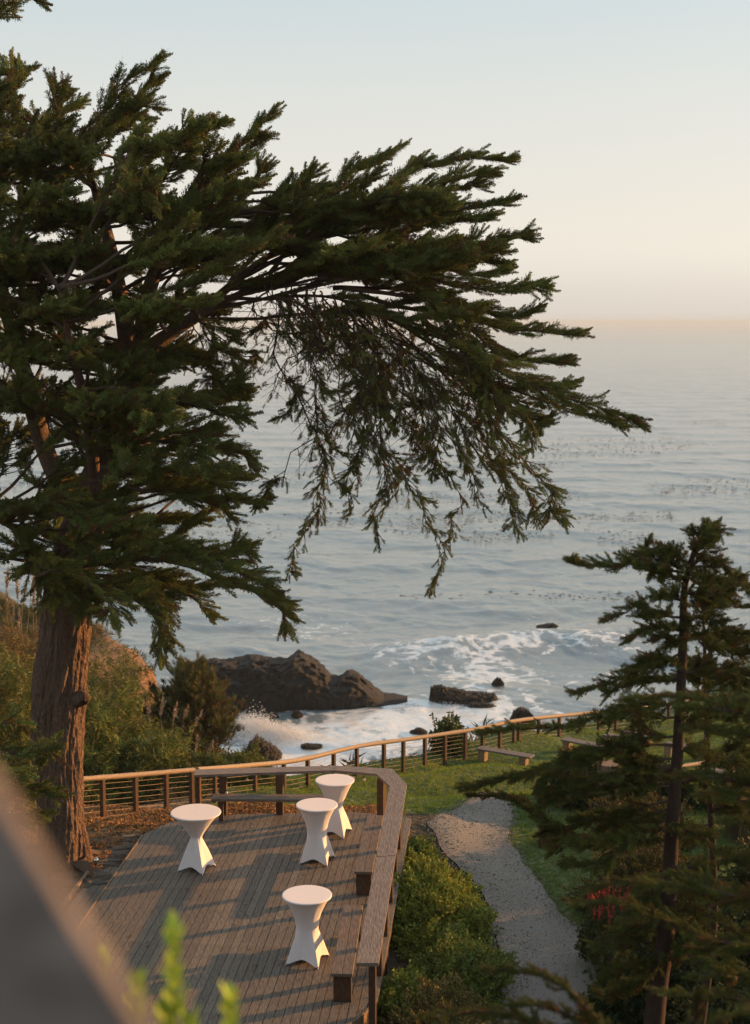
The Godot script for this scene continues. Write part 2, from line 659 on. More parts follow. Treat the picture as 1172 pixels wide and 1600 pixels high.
	kb.tube([Vector3(-0.1, 0, 0.1), Vector3(0.1, 0.09, 0.3), Vector3(0.4, 0.02, 0.45)], [0.02, 0.07, 0.02], 5)
	var xf := []
	var cl := []
	var kn := FastNoiseLite.new()
	kn.seed = 31
	kn.frequency = 0.02
	kn.fractal_octaves = 3
	while xf.size() < 9000:
		var zz := -205.0 * pow(2.9, rng.randf())
		var x := rf(-0.32, 0.34) * -zz
		var band := kn.get_noise_2d(x * 0.8, zz * 0.55)
		if band < 0.10 + absf(zz + 300.0) * 0.0006 - (0.08 if x > 0.0 else 0.0):
			continue
		var s := rf(0.18, 0.68)
		xf.append(Transform3D(Basis(Vector3.UP, rf(0, TAU)).scaled(Vector3(s * 1.3, s * 0.9, s)), Vector3(x, SEA + rf(-0.02, 0.30), zz)))
		cl.append(Color.WHITE)
	tag(scatter("kelp", kb.mesh(M.kelp), xf, cl), "dark strands of kelp floating in loose streaks on the open water", "kelp")


func sea_rock(called: String, label: String, prof: Array, zc: float, depth: float, m: Material, sd: int, group := "", rough := 1.0) -> void:
	# prof: list of [x, height] along the ridge; lofted, then broken up with noise
	var b := B.new()
	var rows := []
	var n := 110
	var x0: float = prof[0][0]
	var x1: float = prof[-1][0]
	var span := x1 - x0
	var fn := FastNoiseLite.new()
	fn.seed = sd
	fn.frequency = 0.42 * clampf(12.0 / span, 0.6, 4.0)
	fn.fractal_type = FastNoiseLite.FRACTAL_RIDGED
	fn.fractal_octaves = 5
	var cell := FastNoiseLite.new()
	cell.seed = sd + 100
	cell.noise_type = FastNoiseLite.TYPE_CELLULAR
	cell.cellular_return_type = FastNoiseLite.RETURN_DISTANCE2_SUB
	cell.frequency = fn.frequency * 1.1
	for i in n + 1:
		var t := i / float(n)
		var x := lerpf(x0, x1, t)
		var h := 0.0
		for k in prof.size() - 1:
			if x >= prof[k][0] and x <= prof[k + 1][0]:
				h = lerpf(prof[k][1], prof[k + 1][1], (x - prof[k][0]) / (prof[k + 1][0] - prof[k][0]))
		var wd := depth * pow(maxf(sin(PI * clampf(t * 0.97 + 0.015, 0, 1)), 0.0), 0.45)
		var line := PackedVector3Array()
		for j in 43:
			var a := PI * j / 42.0
			var cz := signf(cos(a)) * pow(absf(cos(a)), 0.75)
			var p := Vector3(x, pow(sin(a), 0.45) * (h + 0.1) - minf(0.5, h * 0.15), cz * wd * 0.5)
			var q := fn.get_noise_3d(p.x, p.y * 1.6, p.z) * 0.5 + fn.get_noise_3d(p.x * 2.3 + 40.0 + p.y, p.y * 3.0 - p.x, p.z * 2.3) * 0.45 + absf(sin(p.y * 3.1 + p.x * 0.9 + fn.get_noise_3d(p.x * 0.5, p.y, p.z) * 4.0)) * 0.2 + cell.get_noise_3d(p.x + p.y * 0.4, p.y * 1.3, p.z) * 0.9 + 0.35
			var amp := minf(h * 0.34, 1.15) * rough
			p += Vector3(rngless(p) * amp * 0.3, q * amp * (0.35 + 0.6 * sin(a)), signf(cos(a)) * q * amp * 1.5)
			line.append(p)
		rows.append(line)
	for i in rows.size() - 1:
		for j in 42:
			var md := Vector3(rows[i][j].x, 0, 0)
			b.facing(rows[i][j], rows[i + 1][j], rows[i + 1][j + 1], md)
			b.facing(rows[i][j], rows[i + 1][j + 1], rows[i][j + 1], md)
	var o := part(called, b, m)
	o.position = Vector3(0, SEA, zc)
	tag(o, label, "rock", group)


func rngless(p: Vector3) -> float:
	return nz.get_noise_3d(p.x * 30.0, p.y * 30.0, p.z * 30.0)


func rocks() -> void:
	var z := 151.0
	var prof := []
	for q in [[272, 1085], [280, 1040], [292, 1024], [312, 1018], [330, 1016], [352, 1014], [398, 1012], [425, 1019], [448, 1019], [458, 1010], [470, 1009], [490, 1022], [506, 1033], [517, 1052], [529, 1055], [537, 1043], [552, 1042], [566, 1050], [582, 1067], [600, 1083], [618, 1098], [637, 1112]]:
		var p := at(q[0], q[1], z - (q[0] - 294.0) * 0.008)
		prof.append([p.x, maxf(p.y - SEA - 0.75, 0.4)])
	sea_rock("sea_rock", "largest dark sea stack, a long jagged ridge standing in the surf", prof, -z + 1.2, 8.5, M.rock, 3, "", 0.72)
	prof = []
	for q in [[670, 1100], [673, 1071], [690, 1072], [706, 1076], [735, 1081], [757, 1082], [772, 1083], [777, 1100]]:
		var p := at(q[0], q[1], 150.0)
		prof.append([p.x, maxf(p.y - SEA, 0.3)])
	sea_rock("sea_rock", "low flat-topped dark rock in the foam right of the long sea stack", prof, -149.5, 3.4, M.rock, 8)
	var small := [
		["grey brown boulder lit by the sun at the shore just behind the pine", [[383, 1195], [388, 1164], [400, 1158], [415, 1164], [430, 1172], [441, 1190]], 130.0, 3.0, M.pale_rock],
		["rounded dark rock just above the fence rail near its double post", [[796, 1128], [802, 1116], [815, 1110], [828, 1114], [837, 1127]], 141.0, 2.6, M.rock],
		["small pointed rock awash in front of the long sea stack, the left one of two", [[413, 1128], [420, 1118], [427, 1115], [436, 1126]], 143.0, 1.5, M.rock],
		["small pointed rock awash in front of the long sea stack, the right one of two", [[455, 1122], [461, 1112], [466, 1113], [474, 1122]], 143.5, 1.4, M.rock],
		["small dark rock poking from the foam above the right end of the flat-topped rock", [[768, 1070], [774, 1063], [781, 1062], [788, 1069]], 156.0, 1.5, M.rock],
		["low wet ledge barely above the foam at the foot of the flat-topped rock", [[724, 1108], [738, 1101], [758, 1101], [776, 1107]], 147.0, 1.8, M.rock],
		["small flat rock in the swell farther out than all other rocks", [[838, 981], [850, 978], [866, 976], [872, 981]], 187.0, 2.0, M.rock],
		["low wet rock in the white water between the boulder and the flat-topped rock", [[640, 1148], [650, 1141], [658, 1141], [668, 1148]], 137.5, 1.5, M.rock],
		["low dark rock in the white water just right of the sunlit boulder", [[470, 1172], [482, 1165], [496, 1168], [504, 1174]], 133.0, 1.4, M.rock],
	]
	var sd := 40
	for s in small:
		prof = []
		for q in s[1]:
			var p := at(q[0], q[1], s[2])
			prof.append([p.x, maxf(p.y - SEA + 0.05, 0.15)])
		sd += 1
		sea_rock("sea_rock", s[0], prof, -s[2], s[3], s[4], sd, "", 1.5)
	# the burst of white water by the boulder
	var b := B.new()
	for k in 3:
		b.spike(Vector3.ZERO, rdir(), 0.05, 0.045, Color.WHITE)
	b.spike(Vector3.ZERO, Vector3.UP, 0.07, 0.05, Color.WHITE)
	b.spike(Vector3.ZERO, Vector3.DOWN, 0.07, 0.05, Color.WHITE)
	var xf := []
	var cl := []
	for s in [[400, 1150, 137.0, 2.6, 1.0, 9000], [440, 1160, 135.5, 2.6, 0.6, 8000], [385, 1135, 140.0, 1.6, 0.5, 2500], [640, 1112, 145.5, 1.5, 0.4, 300], [700, 1108, 147.0, 2.5, 0.3, 300]]:
		var q := at(s[0], s[1], s[2])
		for k in int(s[5]):
			var a := Vector3(rng.randfn() * s[3] * 0.6, 0, rng.randfn() * s[3] * 0.4)
			a.y = absf(rng.randfn()) * s[4] * exp(-a.length_squared() / (s[3] * s[3])) + rf(-0.1, 0.25)
			xf.append(Transform3D(Basis(rdir(), rf(0, 6)).scaled(Vector3.ONE * rf(0.2, 1.0)), Vector3(q.x, SEA, q.z) + a))
			cl.append(Color.WHITE)
	tag(scatter("sea_spray", b.mesh(M.foam), xf, cl), "white bursts of spray where the swell breaks on the rocks", "spray")


# ---------------------------------------------------------------- foliage pieces
func make_pieces() -> void:
	for k in 3:                                   # cypress plumes: a curved axis set with short forward-raked shoots
		var b := B.new()
		var axis := func(f: float) -> Vector3:
			return Vector3(0.05 * sin(f * 3.0 + k), f, 0.10 * f * f)
		for i in 5:
			b.spike(axis.call(i * 0.2), (axis.call(i * 0.2 + 0.2) - axis.call(i * 0.2)).normalized(), 0.26, 0.014 - i * 0.002, Color(0.8, 0.55, 0.4))
		var m := 40 if k < 2 else 30
		for i in m:
			var s := (i + 0.6) / m
			var w := i * 2.4 + rf(-0.5, 0.5)
			var out := Vector3(cos(w), 0, sin(w) * 0.75)
			var d := (Vector3.UP * (rf(0.9, 1.6) if k < 2 else rf(0.3, 1.1)) + out).normalized()
			var l := (0.06 + 0.15 * pow(sin(PI * (0.12 + 0.85 * s)), 0.8)) * rf(0.55, 1.25) * (1.0 if k < 2 else 1.35)
			var p: Vector3 = axis.call(s * (0.96 if k < 2 else 0.62))
			b.spike(p, d, l, 0.015, Color(0.9, 0.8, 0.7) * rf(0.8, 1.1))
			for j in 6:
				var q := p + d * l * rf(0.25, 1.0)
				b.spike(q, (d * 0.7 + rdir() * 0.9 + Vector3.UP * 0.25).normalized(), rf(0.035, 0.075), 0.019, Color.WHITE * rf(0.7, 1.3))
		for j in 3:
			b.spike(axis.call(0.95 if k < 2 else 0.6), (Vector3.UP + rdir() * 0.25).normalized(), rf(0.08, 0.14), 0.014, Color.WHITE * 1.1)
		SPRAY.append(b.mesh(M.needles))
	var leaf_shape := func(b: B, p: Vector3, d: Vector3, l: float, w: float, col: Color) -> void:
		var x := d.cross(rdir()).normalized()
		var nr := x.cross(d).normalized()
		var mid := p + d * l * 0.5 - nr * l * 0.04
		var tip := p + d * l - nr * l * 0.16
		var e1 := p + d * l * 0.45 + x * w + nr * l * 0.05
		var e2 := p + d * l * 0.45 - x * w + nr * l * 0.05
		for t in [[p, e1, mid], [mid, e1, tip], [p, mid, e2], [mid, tip, e2]]:
			b.facing(t[0], t[1], t[2], p - nr * 5.0, col)
	for v in [["broad", 9, 0.06, 0.016, "leaves", 0.08], ["tiny", 12, 0.035, 0.010, "leaves", 0.07], ["gloss", 8, 0.10, 0.022, "glossy", 0.10], ["strip", 9, 0.13, 0.010, "leaves", 0.09]]:
		var b := B.new()
		for i in v[1]:
			var y = Vector3.UP * v[5] * (i / float(v[1]))
			leaf_shape.call(b, y, (rdir() + Vector3.UP * 0.7).normalized(), v[2] * rf(0.7, 1.2), v[3] * rf(0.8, 1.2), Color.WHITE * rf(0.75, 1.2))
		LEAF[v[0]] = b.mesh(M[v[4]])
	var b := B.new()
	for i in 26:                                  # a pine tuft
		b.spike(Vector3.UP * rf(0, 0.14), (rdir() * 0.8 + Vector3.UP).normalized(), rf(0.12, 0.2), 0.006, Color.WHITE * rf(0.75, 1.2))
	LEAF.pine = b.mesh(M.needles)
	for v in [["turf", 9, 0.055, 0.006, 0.05], ["tuft", 22, 0.45, 0.010, 0.10], ["reed", 30, 0.9, 0.013, 0.14]]:
		b = B.new()
		for i in v[1]:
			var w := rf(0, TAU)
			var o := Vector3(cos(w), 0, sin(w))
			var p := o * rf(0, v[4])
			var l: float = v[2] * rf(0.55, 1.1)
			var lean := rf(0.15, 0.75)
			var x = Vector3(-o.z, 0, o.x) * v[3] * 0.5
			var q := p + Vector3.UP * l * 0.6 + o * l * lean * 0.35
			var r := p + Vector3.UP * l * (0.95 - lean * 0.35) + o * l * lean
			var col := Color.WHITE * rf(0.7, 1.2)
			var nr := (o + Vector3.UP * 0.4).normalized()
			b.quad(p - x, p + x, q + x * 0.8, q - x * 0.8, nr, col)
			b.tri(q - x * 0.8, q + x * 0.8, r, nr, col)
		LEAF[v[0]] = b.mesh(M.grass_blades if v[0] == "turf" else M.dry)


func green(base: Color, vary := 0.3) -> Color:
	var k := rf(1.0 - vary, 1.0 + vary)
	return Color(base.r * k * rf(0.85, 1.2), base.g * k, base.b * k * rf(0.8, 1.2))


class Crown:
	var xf := [[], [], []]
	var col := [[], [], []]
	var twig := B.new()


var tufty := 0.0

func put_spray(cr: Crown, p: Vector3, d: Vector3, s: float, base: Color) -> void:
	var k := rng.randi() % 3
	if tufty > 0.0 and rng.randf() < tufty:
		k = 2
	cr.xf[k].append(Transform3D(basis_to(d, rf(0, TAU)).scaled(Vector3.ONE * s), p))
	var c := green(base, 0.35)
	if rng.randf() < 0.10:
		c = Color(0.16, 0.10, 0.04)  # brown sprays, their golden tint painted in for low sun on the crown
	cr.col[k].append(c)


# opts: w lateral length, sc spray size, gap spacing, up, bare share of the bough without leaves, flat, step along laterals
func bough(cr: Crown, ctl: Array, r0: float, o: Dictionary, base: Color) -> void:
	var n := 18
	var p := curve(ctl, n)
	var wig: float = o.get("wig", 0.10)
	var ph := rf(0, 100)
	var rad := []
	for i in n + 1:
		var f := i / float(n)
		p[i] += Vector3(nz.get_noise_2d(f * 75.0, ph), nz.get_noise_2d(f * 75.0, ph + 170.0) * 0.7, nz.get_noise_2d(f * 75.0, ph + 340.0)) * wig * 2.5 * minf(1.0, f * 4.0)
		rad.append(lerpf(r0, 0.006, pow(f, 0.7)))
	cr.twig.tube(p, rad, 5)
	var length := 0.0
	for i in n:
		length += p[i].distance_to(p[i + 1])
	var w: float = o.get("w", 0.8) * 0.85
	var sc: float = o.get("sc", 0.8)
	var gap: float = o.get("gap", 0.24)
	var up: float = o.get("up", 0.2)
	var bare: float = o.get("bare", 0.15)
	var flat: float = o.get("flat", 0.35)
	var stp: float = o.get("step", 0.24)
	var lbare: float = o.get("lbare", 0.2)
	var jit: float = o.get("jit", 0.38)
	var wind := Vector3(1.0, 0.06, 0.0) * float(o.get("wind", 0.0))
	var twiggy: float = o.get("twiggy", 0.0)
	tufty = o.get("tufty", 0.2)
	base = base * rf(0.72, 1.3)
	var steps := int(length / gap) + 1
	for i in steps:
		var s := bare + (1.0 - bare) * (i + rf(0, 0.9)) / steps
		if s >= 1.0:
			continue
		var k := mini(int(s * n), n - 1)
		var q: Vector3 = p[k].lerp(p[k + 1], s * n - k)
		var t: Vector3 = (p[k + 1] - p[k]).normalized()
		var side := t.cross(Vector3.UP)
		side = side.normalized() if side.length() > 0.05 else Vector3.RIGHT
		var nrm := side.cross(t)
		for sg in [-1.0, 1.0]:
			var a := rng.randfn() * flat
			var ld = (t * rf(0.8, 1.5) + side * sg * cos(a) + nrm * sin(a) + Vector3.UP * up * rf(0.2, 1.2) + wind).normalized()
			var ll := w * (pow(1.0 - s, 0.85) * 0.9 + 0.18) * rf(0.45, 1.15)
			var ts := sc * (1.0 - 0.42 * s)
			var end: Vector3 = q + ld * ll * 0.6 + (ld * 0.5 + t * 0.5 + Vector3.UP * up * 0.6).normalized() * ll * 0.4
			var mid = q + ld * ll * 0.55
			cr.twig.tube([q, mid, end], [0.010 + ll * 0.008, 0.008, 0.003], 3)
			var m := maxi(1, int(ll / stp))
			for j in m:
				var f := lbare + (1.0 - lbare) * (j + rf(0.2, 1.0)) / m
				var pt: Vector3 = q.lerp(mid, f * 2.0) if f < 0.5 else mid.lerp(end, f * 2.0 - 1.0)
				var sd: Vector3 = (ld * 0.8 + t * 0.45 + rdir() * jit + Vector3.UP * up + wind * 0.7).normalized()
				put_spray(cr, pt, sd, ts * rf(0.45, 0.9), base)
			put_spray(cr, mid.lerp(end, 0.6), ((end - mid).normalized() + rdir() * 0.1).normalized(), ts * rf(0.8, 1.15), base)
		if rng.randf() < 0.8:
			put_spray(cr, q, (t + rdir() * 0.35 + Vector3.UP * (up + 0.15)).normalized(), sc * (1.0 - 0.35 * s) * rf(0.6, 1.0), base)
	if twiggy > 0.0:
		for i in int(length * 9.0 * twiggy):
			var f := rf(0.05, maxf(bare, 0.5)) * n
			var k := mini(int(f), n - 1)
			var q: Vector3 = p[k].lerp(p[k + 1], f - k)
			var e: Vector3 = q + ((p[k + 1] - p[k]).normalized() * 0.7 + rdir() * 0.8 + Vector3.DOWN * 0.4).normalized() * rf(0.25, 0.8)
			var m: Vector3 = q.lerp(e, 0.5) + rdir() * 0.06
			cr.twig.tube([q, m, e], [0.008, 0.006, 0.003], 3)
			for j in 2:
				var e2: Vector3 = m + (rdir() + Vector3.DOWN * 0.5).normalized() * rf(0.12, 0.35)
				cr.twig.tube([m, e2], [0.005, 0.002], 3)
				if rng.randf() < 0.55:
					put_spray(cr, e2, (e2 - m + rdir() * 0.1).normalized(), sc * rf(0.3, 0.6), base)
			if rng.randf() < 0.6:
				put_spray(cr, e, (e - q).normalized(), sc * rf(0.4, 0.7), base)
	for j in 4:
		put_spray(cr, p[n].lerp(p[n - 2], 0.2 + j * 0.35), ((p[n] - p[n - 1]).normalized() + rdir() * 0.2 * j * 0.5).normalized(), sc * rf(0.6, 0.85), base)


func finish_crown(cr: Crown, tree: Node) -> void:
	var tw := part("twigs", cr.twig, M.twig, tree)
	tw.set_meta("kind", "stuff")
	for k in 3:
		if cr.xf[k].size():
			scatter("crown", SPRAY[k], cr.xf[k], cr.col[k], tree)


func bark_tube(pts: Array, radii: Array, sides: int, rings: int, rough: float, flare := 0.0) -> B:
	var p := curve(pts, rings)
	var r := curve(radii, rings)
	var rows := []
	for i in rings + 1:
		var line := PackedVector3Array()
		var s := i / float(rings)
		for k in sides:
			var w := TAU * k / sides
			var d := Vector3(cos(w), 0, sin(w))
			var y: float = p[i].y
			var tw := w + y * 0.12
			var q := ridge.get_noise_3d(cos(tw) * 46.0, y * 8.0, sin(tw) * 46.0) * 0.45 + ridge.get_noise_3d(cos(tw + sin(y * 2.1) * 0.10) * 105.0, y * 17.0, sin(tw + sin(y * 2.1) * 0.10) * 105.0) * 0.30
			var lump := nz.get_noise_3d(cos(w) * 22.0, y * 16.0, sin(w) * 22.0) * 0.16
			var fl := flare * pow(maxf(0.0, 1.0 - s * 6.0), 2.0) * (0.55 + 0.45 * cos(w * 5.0 + 0.6))
			line.append(p[i] + d * r[i] * (1.0 + lump + q * rough + fl))
		rows.append(line)
	var b := B.new()
	b.surf(rows, true, true)
	return b


func in_poly(x: float, y: float, poly: Array) -> bool:
	var pv := PackedVector2Array()
	for q in poly:
		pv.append(Vector2(q[0], q[1]))
	return Geometry2D.is_point_in_polygon(Vector2(x, y), pv)


func limb(tree: Node, leaders: Array, pts: Array, r0: float, r1: float, m: Material) -> void:
	var P := []
	for q in pts:
		P.append(at(q[0], q[1], q[2]))
	part("limb", bark_tube(P, [r0, lerpf(r0, r1, 0.5), r1], 18, 40, 0.05), m, tree)
	leaders.append_array(curve(P, 24))


func big_cypress() -> void:
	var tree := thing("cypress_tree", "huge windswept cypress on the left, its crown reaching out over the deck and sea", "tree", Vector3.ZERO)
	var tp := []
	for q in [[97, 1352, 25.5], [96, 1290, 25.5], [92, 1200, 25.6], [93, 1100, 25.7], [100, 1000, 25.8], [108, 920, 25.9], [125, 840, 26], [153, 755, 26], [185, 675, 26], [213, 594, 26]]:
		tp.append(at(q[0], q[1], q[2]))
	part("trunk", bark_tube(tp, [0.41, 0.36, 0.39, 0.44, 0.43, 0.40, 0.37, 0.33, 0.30, 0.27], 170, 340, 0.29, 0.5), M.bark, tree)
	# roots running off the base
	for q in [[0.62, 0.55], [0.5, -0.35], [-0.5, 0.5]]:
		var s: Vector3 = tp[0] + Vector3(q[0] * 0.45, 0.25, q[1] * 0.45)
		var e: Vector3 = tp[0] + Vector3(q[0] * 1.6, -0.05, q[1] * 1.6)
		e.y = ground(e.x, e.z) - 0.02
		part("root", bark_tube([s, s.lerp(e, 0.5) + Vector3(0, -0.04, 0), e], [0.2, 0.11, 0.05], 14, 20, 0.08), M.bark, tree)
	# the healed stub on the trunk
	var kb := B.new()
	kb.tube(curve([at(112, 1092, 25.6), at(130, 1091, 25.35), at(134, 1093, 25.27)], 8), [0.2, 0.19, 0.17, 0.15, 0.13, 0.115, 0.10, 0.08, 0.03], 16, Color.WHITE, true)
	part("knot", kb, M.bark, tree)
	var L := []
	limb(tree, L, [[213, 594, 26], [241, 541, 26], [290, 505, 25.9], [345, 470, 25.8], [420, 452, 25.7], [520, 438, 25.6], [620, 415, 25.5], [700, 385, 25.4]], 0.27, 0.05, M.bark)
	limb(tree, L, [[210, 605, 26], [198, 520, 26.2], [180, 420, 26.4], [150, 300, 26.3], [120, 240, 26.1]], 0.22, 0.03, M.bark)
	limb(tree, L, [[130, 830, 26], [70, 700, 26.6], [20, 520, 27], [-30, 380, 27.2], [-60, 250, 27.3]], 0.22, 0.05, M.bark)
	limb(tree, L, [[216, 585, 26], [232, 460, 25.6], [275, 350, 25.2], [330, 280, 25], [370, 235, 25]], 0.17, 0.04, M.bark)
	limb(tree, L, [[150, 765, 26], [135, 640, 24.6], [110, 540, 23.6], [95, 450, 23.0]], 0.13, 0.02, M.bark)
	limb(tree, L, [[170, 710, 26], [230, 690, 25.2], [290, 690, 24.6], [345, 720, 24.2]], 0.12, 0.03, M.bark)
	limb(tree, L, [[112, 905, 25.9], [160, 860, 25.1], [240, 868, 24.4], [340, 890, 24]], 0.12, 0.03, M.bark)
	limb(tree, L, [[300, 500, 25.9], [420, 400, 26.4], [560, 330, 26.9], [680, 285, 27.2]], 0.13, 0.035, M.bark)
	limb(tree, L, [[104, 930, 25.8], [40, 840, 25.2], [-40, 800, 24.6]], 0.12, 0.03, M.bark)
	var cr := Crown.new()
	var g := Color(0.150, 0.178, 0.046)
	var add := func(pts: Array, o: Dictionary) -> void:
		var P := []
		for q in pts:
			P.append(at(q[0], q[1], q[2]))
		P[-1] -= (P[-1] - P[-2]).normalized() * 0.14
		bough(cr, P, o.get("r", 0.05), o, g)
	var rise := {"w": 0.70, "sc": 0.48, "gap": 0.12, "up": 0.16, "flat": 0.35, "wind": 0.35, "jit": 0.22, "tufty": 0.0}
	# boughs whose tips make the outline
	for q in [[[60, 330, 25], [130, 220, 25], [180, 150, 25], [246, 88, 25]], [[120, 250, 25], [190, 170, 25.2], [258, 112, 25.3]], [[110, 240, 25], [180, 190, 25], [244, 158, 25]], [[20, 260, 25.5], [70, 200, 25.5], [92, 122, 25.5]], [[-20, 250, 26], [0, 150, 26], [18, 100, 26]], [[-40, 200, 26.5], [-10, 160, 26.5], [40, 120, 26.5]], [[60, 260, 26], [130, 210, 26], [210, 195, 26]], [[150, 330, 25.5], [230, 240, 25.5], [320, 196, 25.5]],
		[[180, 420, 24.6], [280, 330, 24.6], [360, 245, 24.6], [432, 168, 24.6]], [[250, 360, 24.8], [330, 280, 24.8], [412, 205, 24.8]], [[240, 430, 24.4], [330, 340, 24.4], [424, 258, 24.4]], [[300, 450, 25.2], [400, 350, 25.2], [500, 262, 25.2]], [[330, 420, 25.8], [430, 330, 25.8], [480, 280, 25.8]],
		[[360, 440, 25], [460, 350, 25], [545, 275, 25], [632, 230, 25]], [[420, 430, 25.6], [520, 330, 25.6], [600, 262, 25.6]], [[450, 420, 26.6], [600, 290, 27], [700, 255, 27], [806, 248, 27]], [[520, 400, 26], [640, 310, 26], [780, 262, 26]], [[500, 430, 25.4], [620, 360, 25.4], [720, 330, 25.4], [808, 312, 25.4]], [[640, 330, 26.4], [700, 290, 26.4], [770, 285, 26.4]],
		[[500, 430, 25.2], [640, 400, 25.2], [750, 385, 25.2], [838, 366, 25.2]], [[520, 440, 24.8], [650, 420, 24.8], [800, 425, 24.8]], [[500, 435, 25], [640, 430, 25], [760, 455, 25], [866, 450, 25]], [[520, 450, 25.8], [660, 455, 25.8], [770, 490, 25.8], [850, 482, 25.8]], [[540, 450, 25], [680, 465, 25], [800, 520, 25], [920, 514, 25]], [[560, 460, 25.4], [700, 500, 25.4], [800, 560, 25.4], [884, 562, 25.4]], [[660, 500, 24.6], [760, 560, 24.6], [850, 600, 24.6], [900, 600, 24.6]],
		[[150, 640, 24.4], [260, 620, 24], [340, 640, 24], [398, 656, 24]], [[170, 700, 24.8], [270, 680, 24.5], [350, 700, 24.5], [396, 722, 24.5]], [[160, 730, 25], [260, 730, 24.6], [330, 745, 24.6], [388, 782, 24.6]], [[200, 760, 25], [270, 770, 24.8], [364, 803, 24.8]], [[150, 690, 25.6], [260, 640, 25.8], [330, 620, 25.8]],
		[[100, 890, 24.6], [220, 850, 24], [330, 870, 23.8], [400, 905, 23.8], [455, 945, 23.8]], [[120, 880, 24.2], [240, 870, 23.7], [340, 900, 23.6], [410, 940, 23.6], [462, 985, 23.6]], [[90, 930, 24.6], [170, 915, 24], [230, 950, 23.8], [258, 1045, 23.8]], [[110, 930, 24.4], [200, 930, 23.8], [270, 1012, 23.8]], [[140, 900, 25], [250, 905, 24.6], [340, 960, 24.6]], [[60, 900, 24], [100, 890, 23.4], [160, 940, 23.2], [185, 975, 23.2]],
		[[300, 480, 25.4], [330, 530, 25.2], [370, 575, 25.2]], [[250, 545, 25.6], [310, 560, 25.4], [350, 600, 25.4]], [[-60, -60, 25], [0, -25, 24.8], [62, 4, 24.8]], [[-50, 40, 27], [0, 10, 27], [12, 6, 27]]]:
		add.call(q, rise)
	# the long arm to the right and the curtain that hangs under it
	var hang := {"w": 0.62, "sc": 0.30, "gap": 0.16, "up": -0.12, "flat": 1.0, "bare": 0.26, "lbare": 0.4, "r": 0.017, "step": 0.15, "wig": 0.42, "jit": 0.8, "twiggy": 0.7, "tufty": 0.6}
	add.call([[560, 480, 25], [680, 520, 24.6], [800, 585, 24.3], [900, 632, 24.2], [1022, 662, 24.2]], {"w": 0.6, "sc": 0.5, "gap": 0.15, "up": 0.05, "r": 0.05})
	add.call([[620, 500, 25.4], [740, 580, 25], [880, 640, 25], [985, 662, 25]], {"w": 0.45, "sc": 0.5, "gap": 0.17, "up": 0.05, "r": 0.04})
	for q in [[[560, 490, 25.4], [700, 560, 25.2], [800, 640, 25.2], [872, 682, 25.2]], [[560, 490, 25], [700, 590, 25], [800, 700, 25], [845, 790, 25], [884, 822, 25]], [[600, 500, 25.6], [720, 610, 25.6], [790, 720, 25.6], [830, 815, 25.6]], [[560, 500, 25.2], [680, 620, 25.2], [760, 740, 25.2], [800, 835, 25.2]],
		[[620, 500, 24.6], [730, 560, 24.4], [800, 640, 24.4], [832, 705, 24.4]], [[640, 520, 25.8], [740, 640, 26], [800, 730, 26]], [[660, 520, 25], [760, 600, 25], [840, 655, 25], [876, 640, 25]]]:
		add.call(q, {"w": 0.65, "sc": 0.36, "gap": 0.15, "up": -0.02, "flat": 0.6, "bare": 0.25, "lbare": 0.3, "r": 0.022, "wig": 0.3, "step": 0.15, "jit": 0.55, "twiggy": 0.5, "tufty": 0.3})
	for q in [[[540, 470, 25.3], [600, 580, 25.2], [640, 720, 25.2], [668, 830, 25.2], [690, 916, 25.2]], [[480, 450, 25.4], [520, 590, 25.5], [510, 720, 25.5], [515, 800, 25.5], [492, 892, 25.5]], [[520, 460, 25], [580, 600, 24.9], [590, 720, 24.9], [610, 845, 24.9]], [[560, 470, 25.6], [640, 600, 25.7], [700, 720, 25.7], [712, 842, 25.7]], [[520, 470, 25.8], [560, 600, 26], [540, 700, 26], [550, 800, 26]], [[580, 480, 24.8], [660, 600, 24.6], [690, 700, 24.6], [740, 790, 24.6]], [[500, 460, 25.6], [560, 570, 25.8], [600, 680, 25.8], [570, 820, 25.8]], [[600, 480, 25.2], [690, 640, 25.1], [730, 740, 25.1]], [[560, 480, 26.2], [620, 640, 26.4], [650, 760, 26.4]], [[480, 450, 25.1], [545, 560, 25], [600, 660, 25], [628, 780, 25]]]:
		add.call(q, hang)
	var tip := hang.duplicate()
	tip.merge({"bare": 0.72, "w": 0.45, "r": 0.02}, true)
	for q in [[[440, 455, 25.4], [468, 570, 25.3], [492, 660, 25.3], [470, 730, 25.3], [424, 786, 25.3]], [[440, 455, 25.6], [455, 540, 25.7], [462, 600, 25.7], [430, 652, 25.7]], [[300, 505, 25.8], [310, 560, 25.9], [305, 600, 25.9]], [[330, 490, 25.8], [360, 540, 25.9], [368, 600, 25.9]], [[460, 450, 25.2], [500, 560, 25.1], [540, 650, 25.1], [500, 760, 25.1]], [[420, 455, 25.5], [400, 500, 25.6], [372, 545, 25.6]], [[500, 455, 25.9], [570, 540, 26], [610, 640, 26]], [[470, 455, 25], [500, 520, 24.9], [560, 610, 24.9]]]:
		add.call(q, tip)
	for k in 17:
		var x := rf(420, 760)
		var y := 455.0 + (x - 420.0) * 0.16 + rf(-10, 20)
		var dd := rf(24.6, 26.4)
		var a2 := rf(-25, 40)
		add.call([[x - 30, y - 20, dd], [x + a2 * 0.3, y + rf(20, 50), dd + rf(-0.3, 0.3)], [x + a2, y + rf(60, 130), dd + rf(-0.4, 0.4)]], {"w": 0.42, "sc": 0.28, "gap": 0.16, "up": -0.05, "flat": 0.7, "bare": 0.15, "r": 0.016, "jit": 0.6, "tufty": 0.4, "twiggy": 0.4, "wig": 0.2, "wind": 0.2})
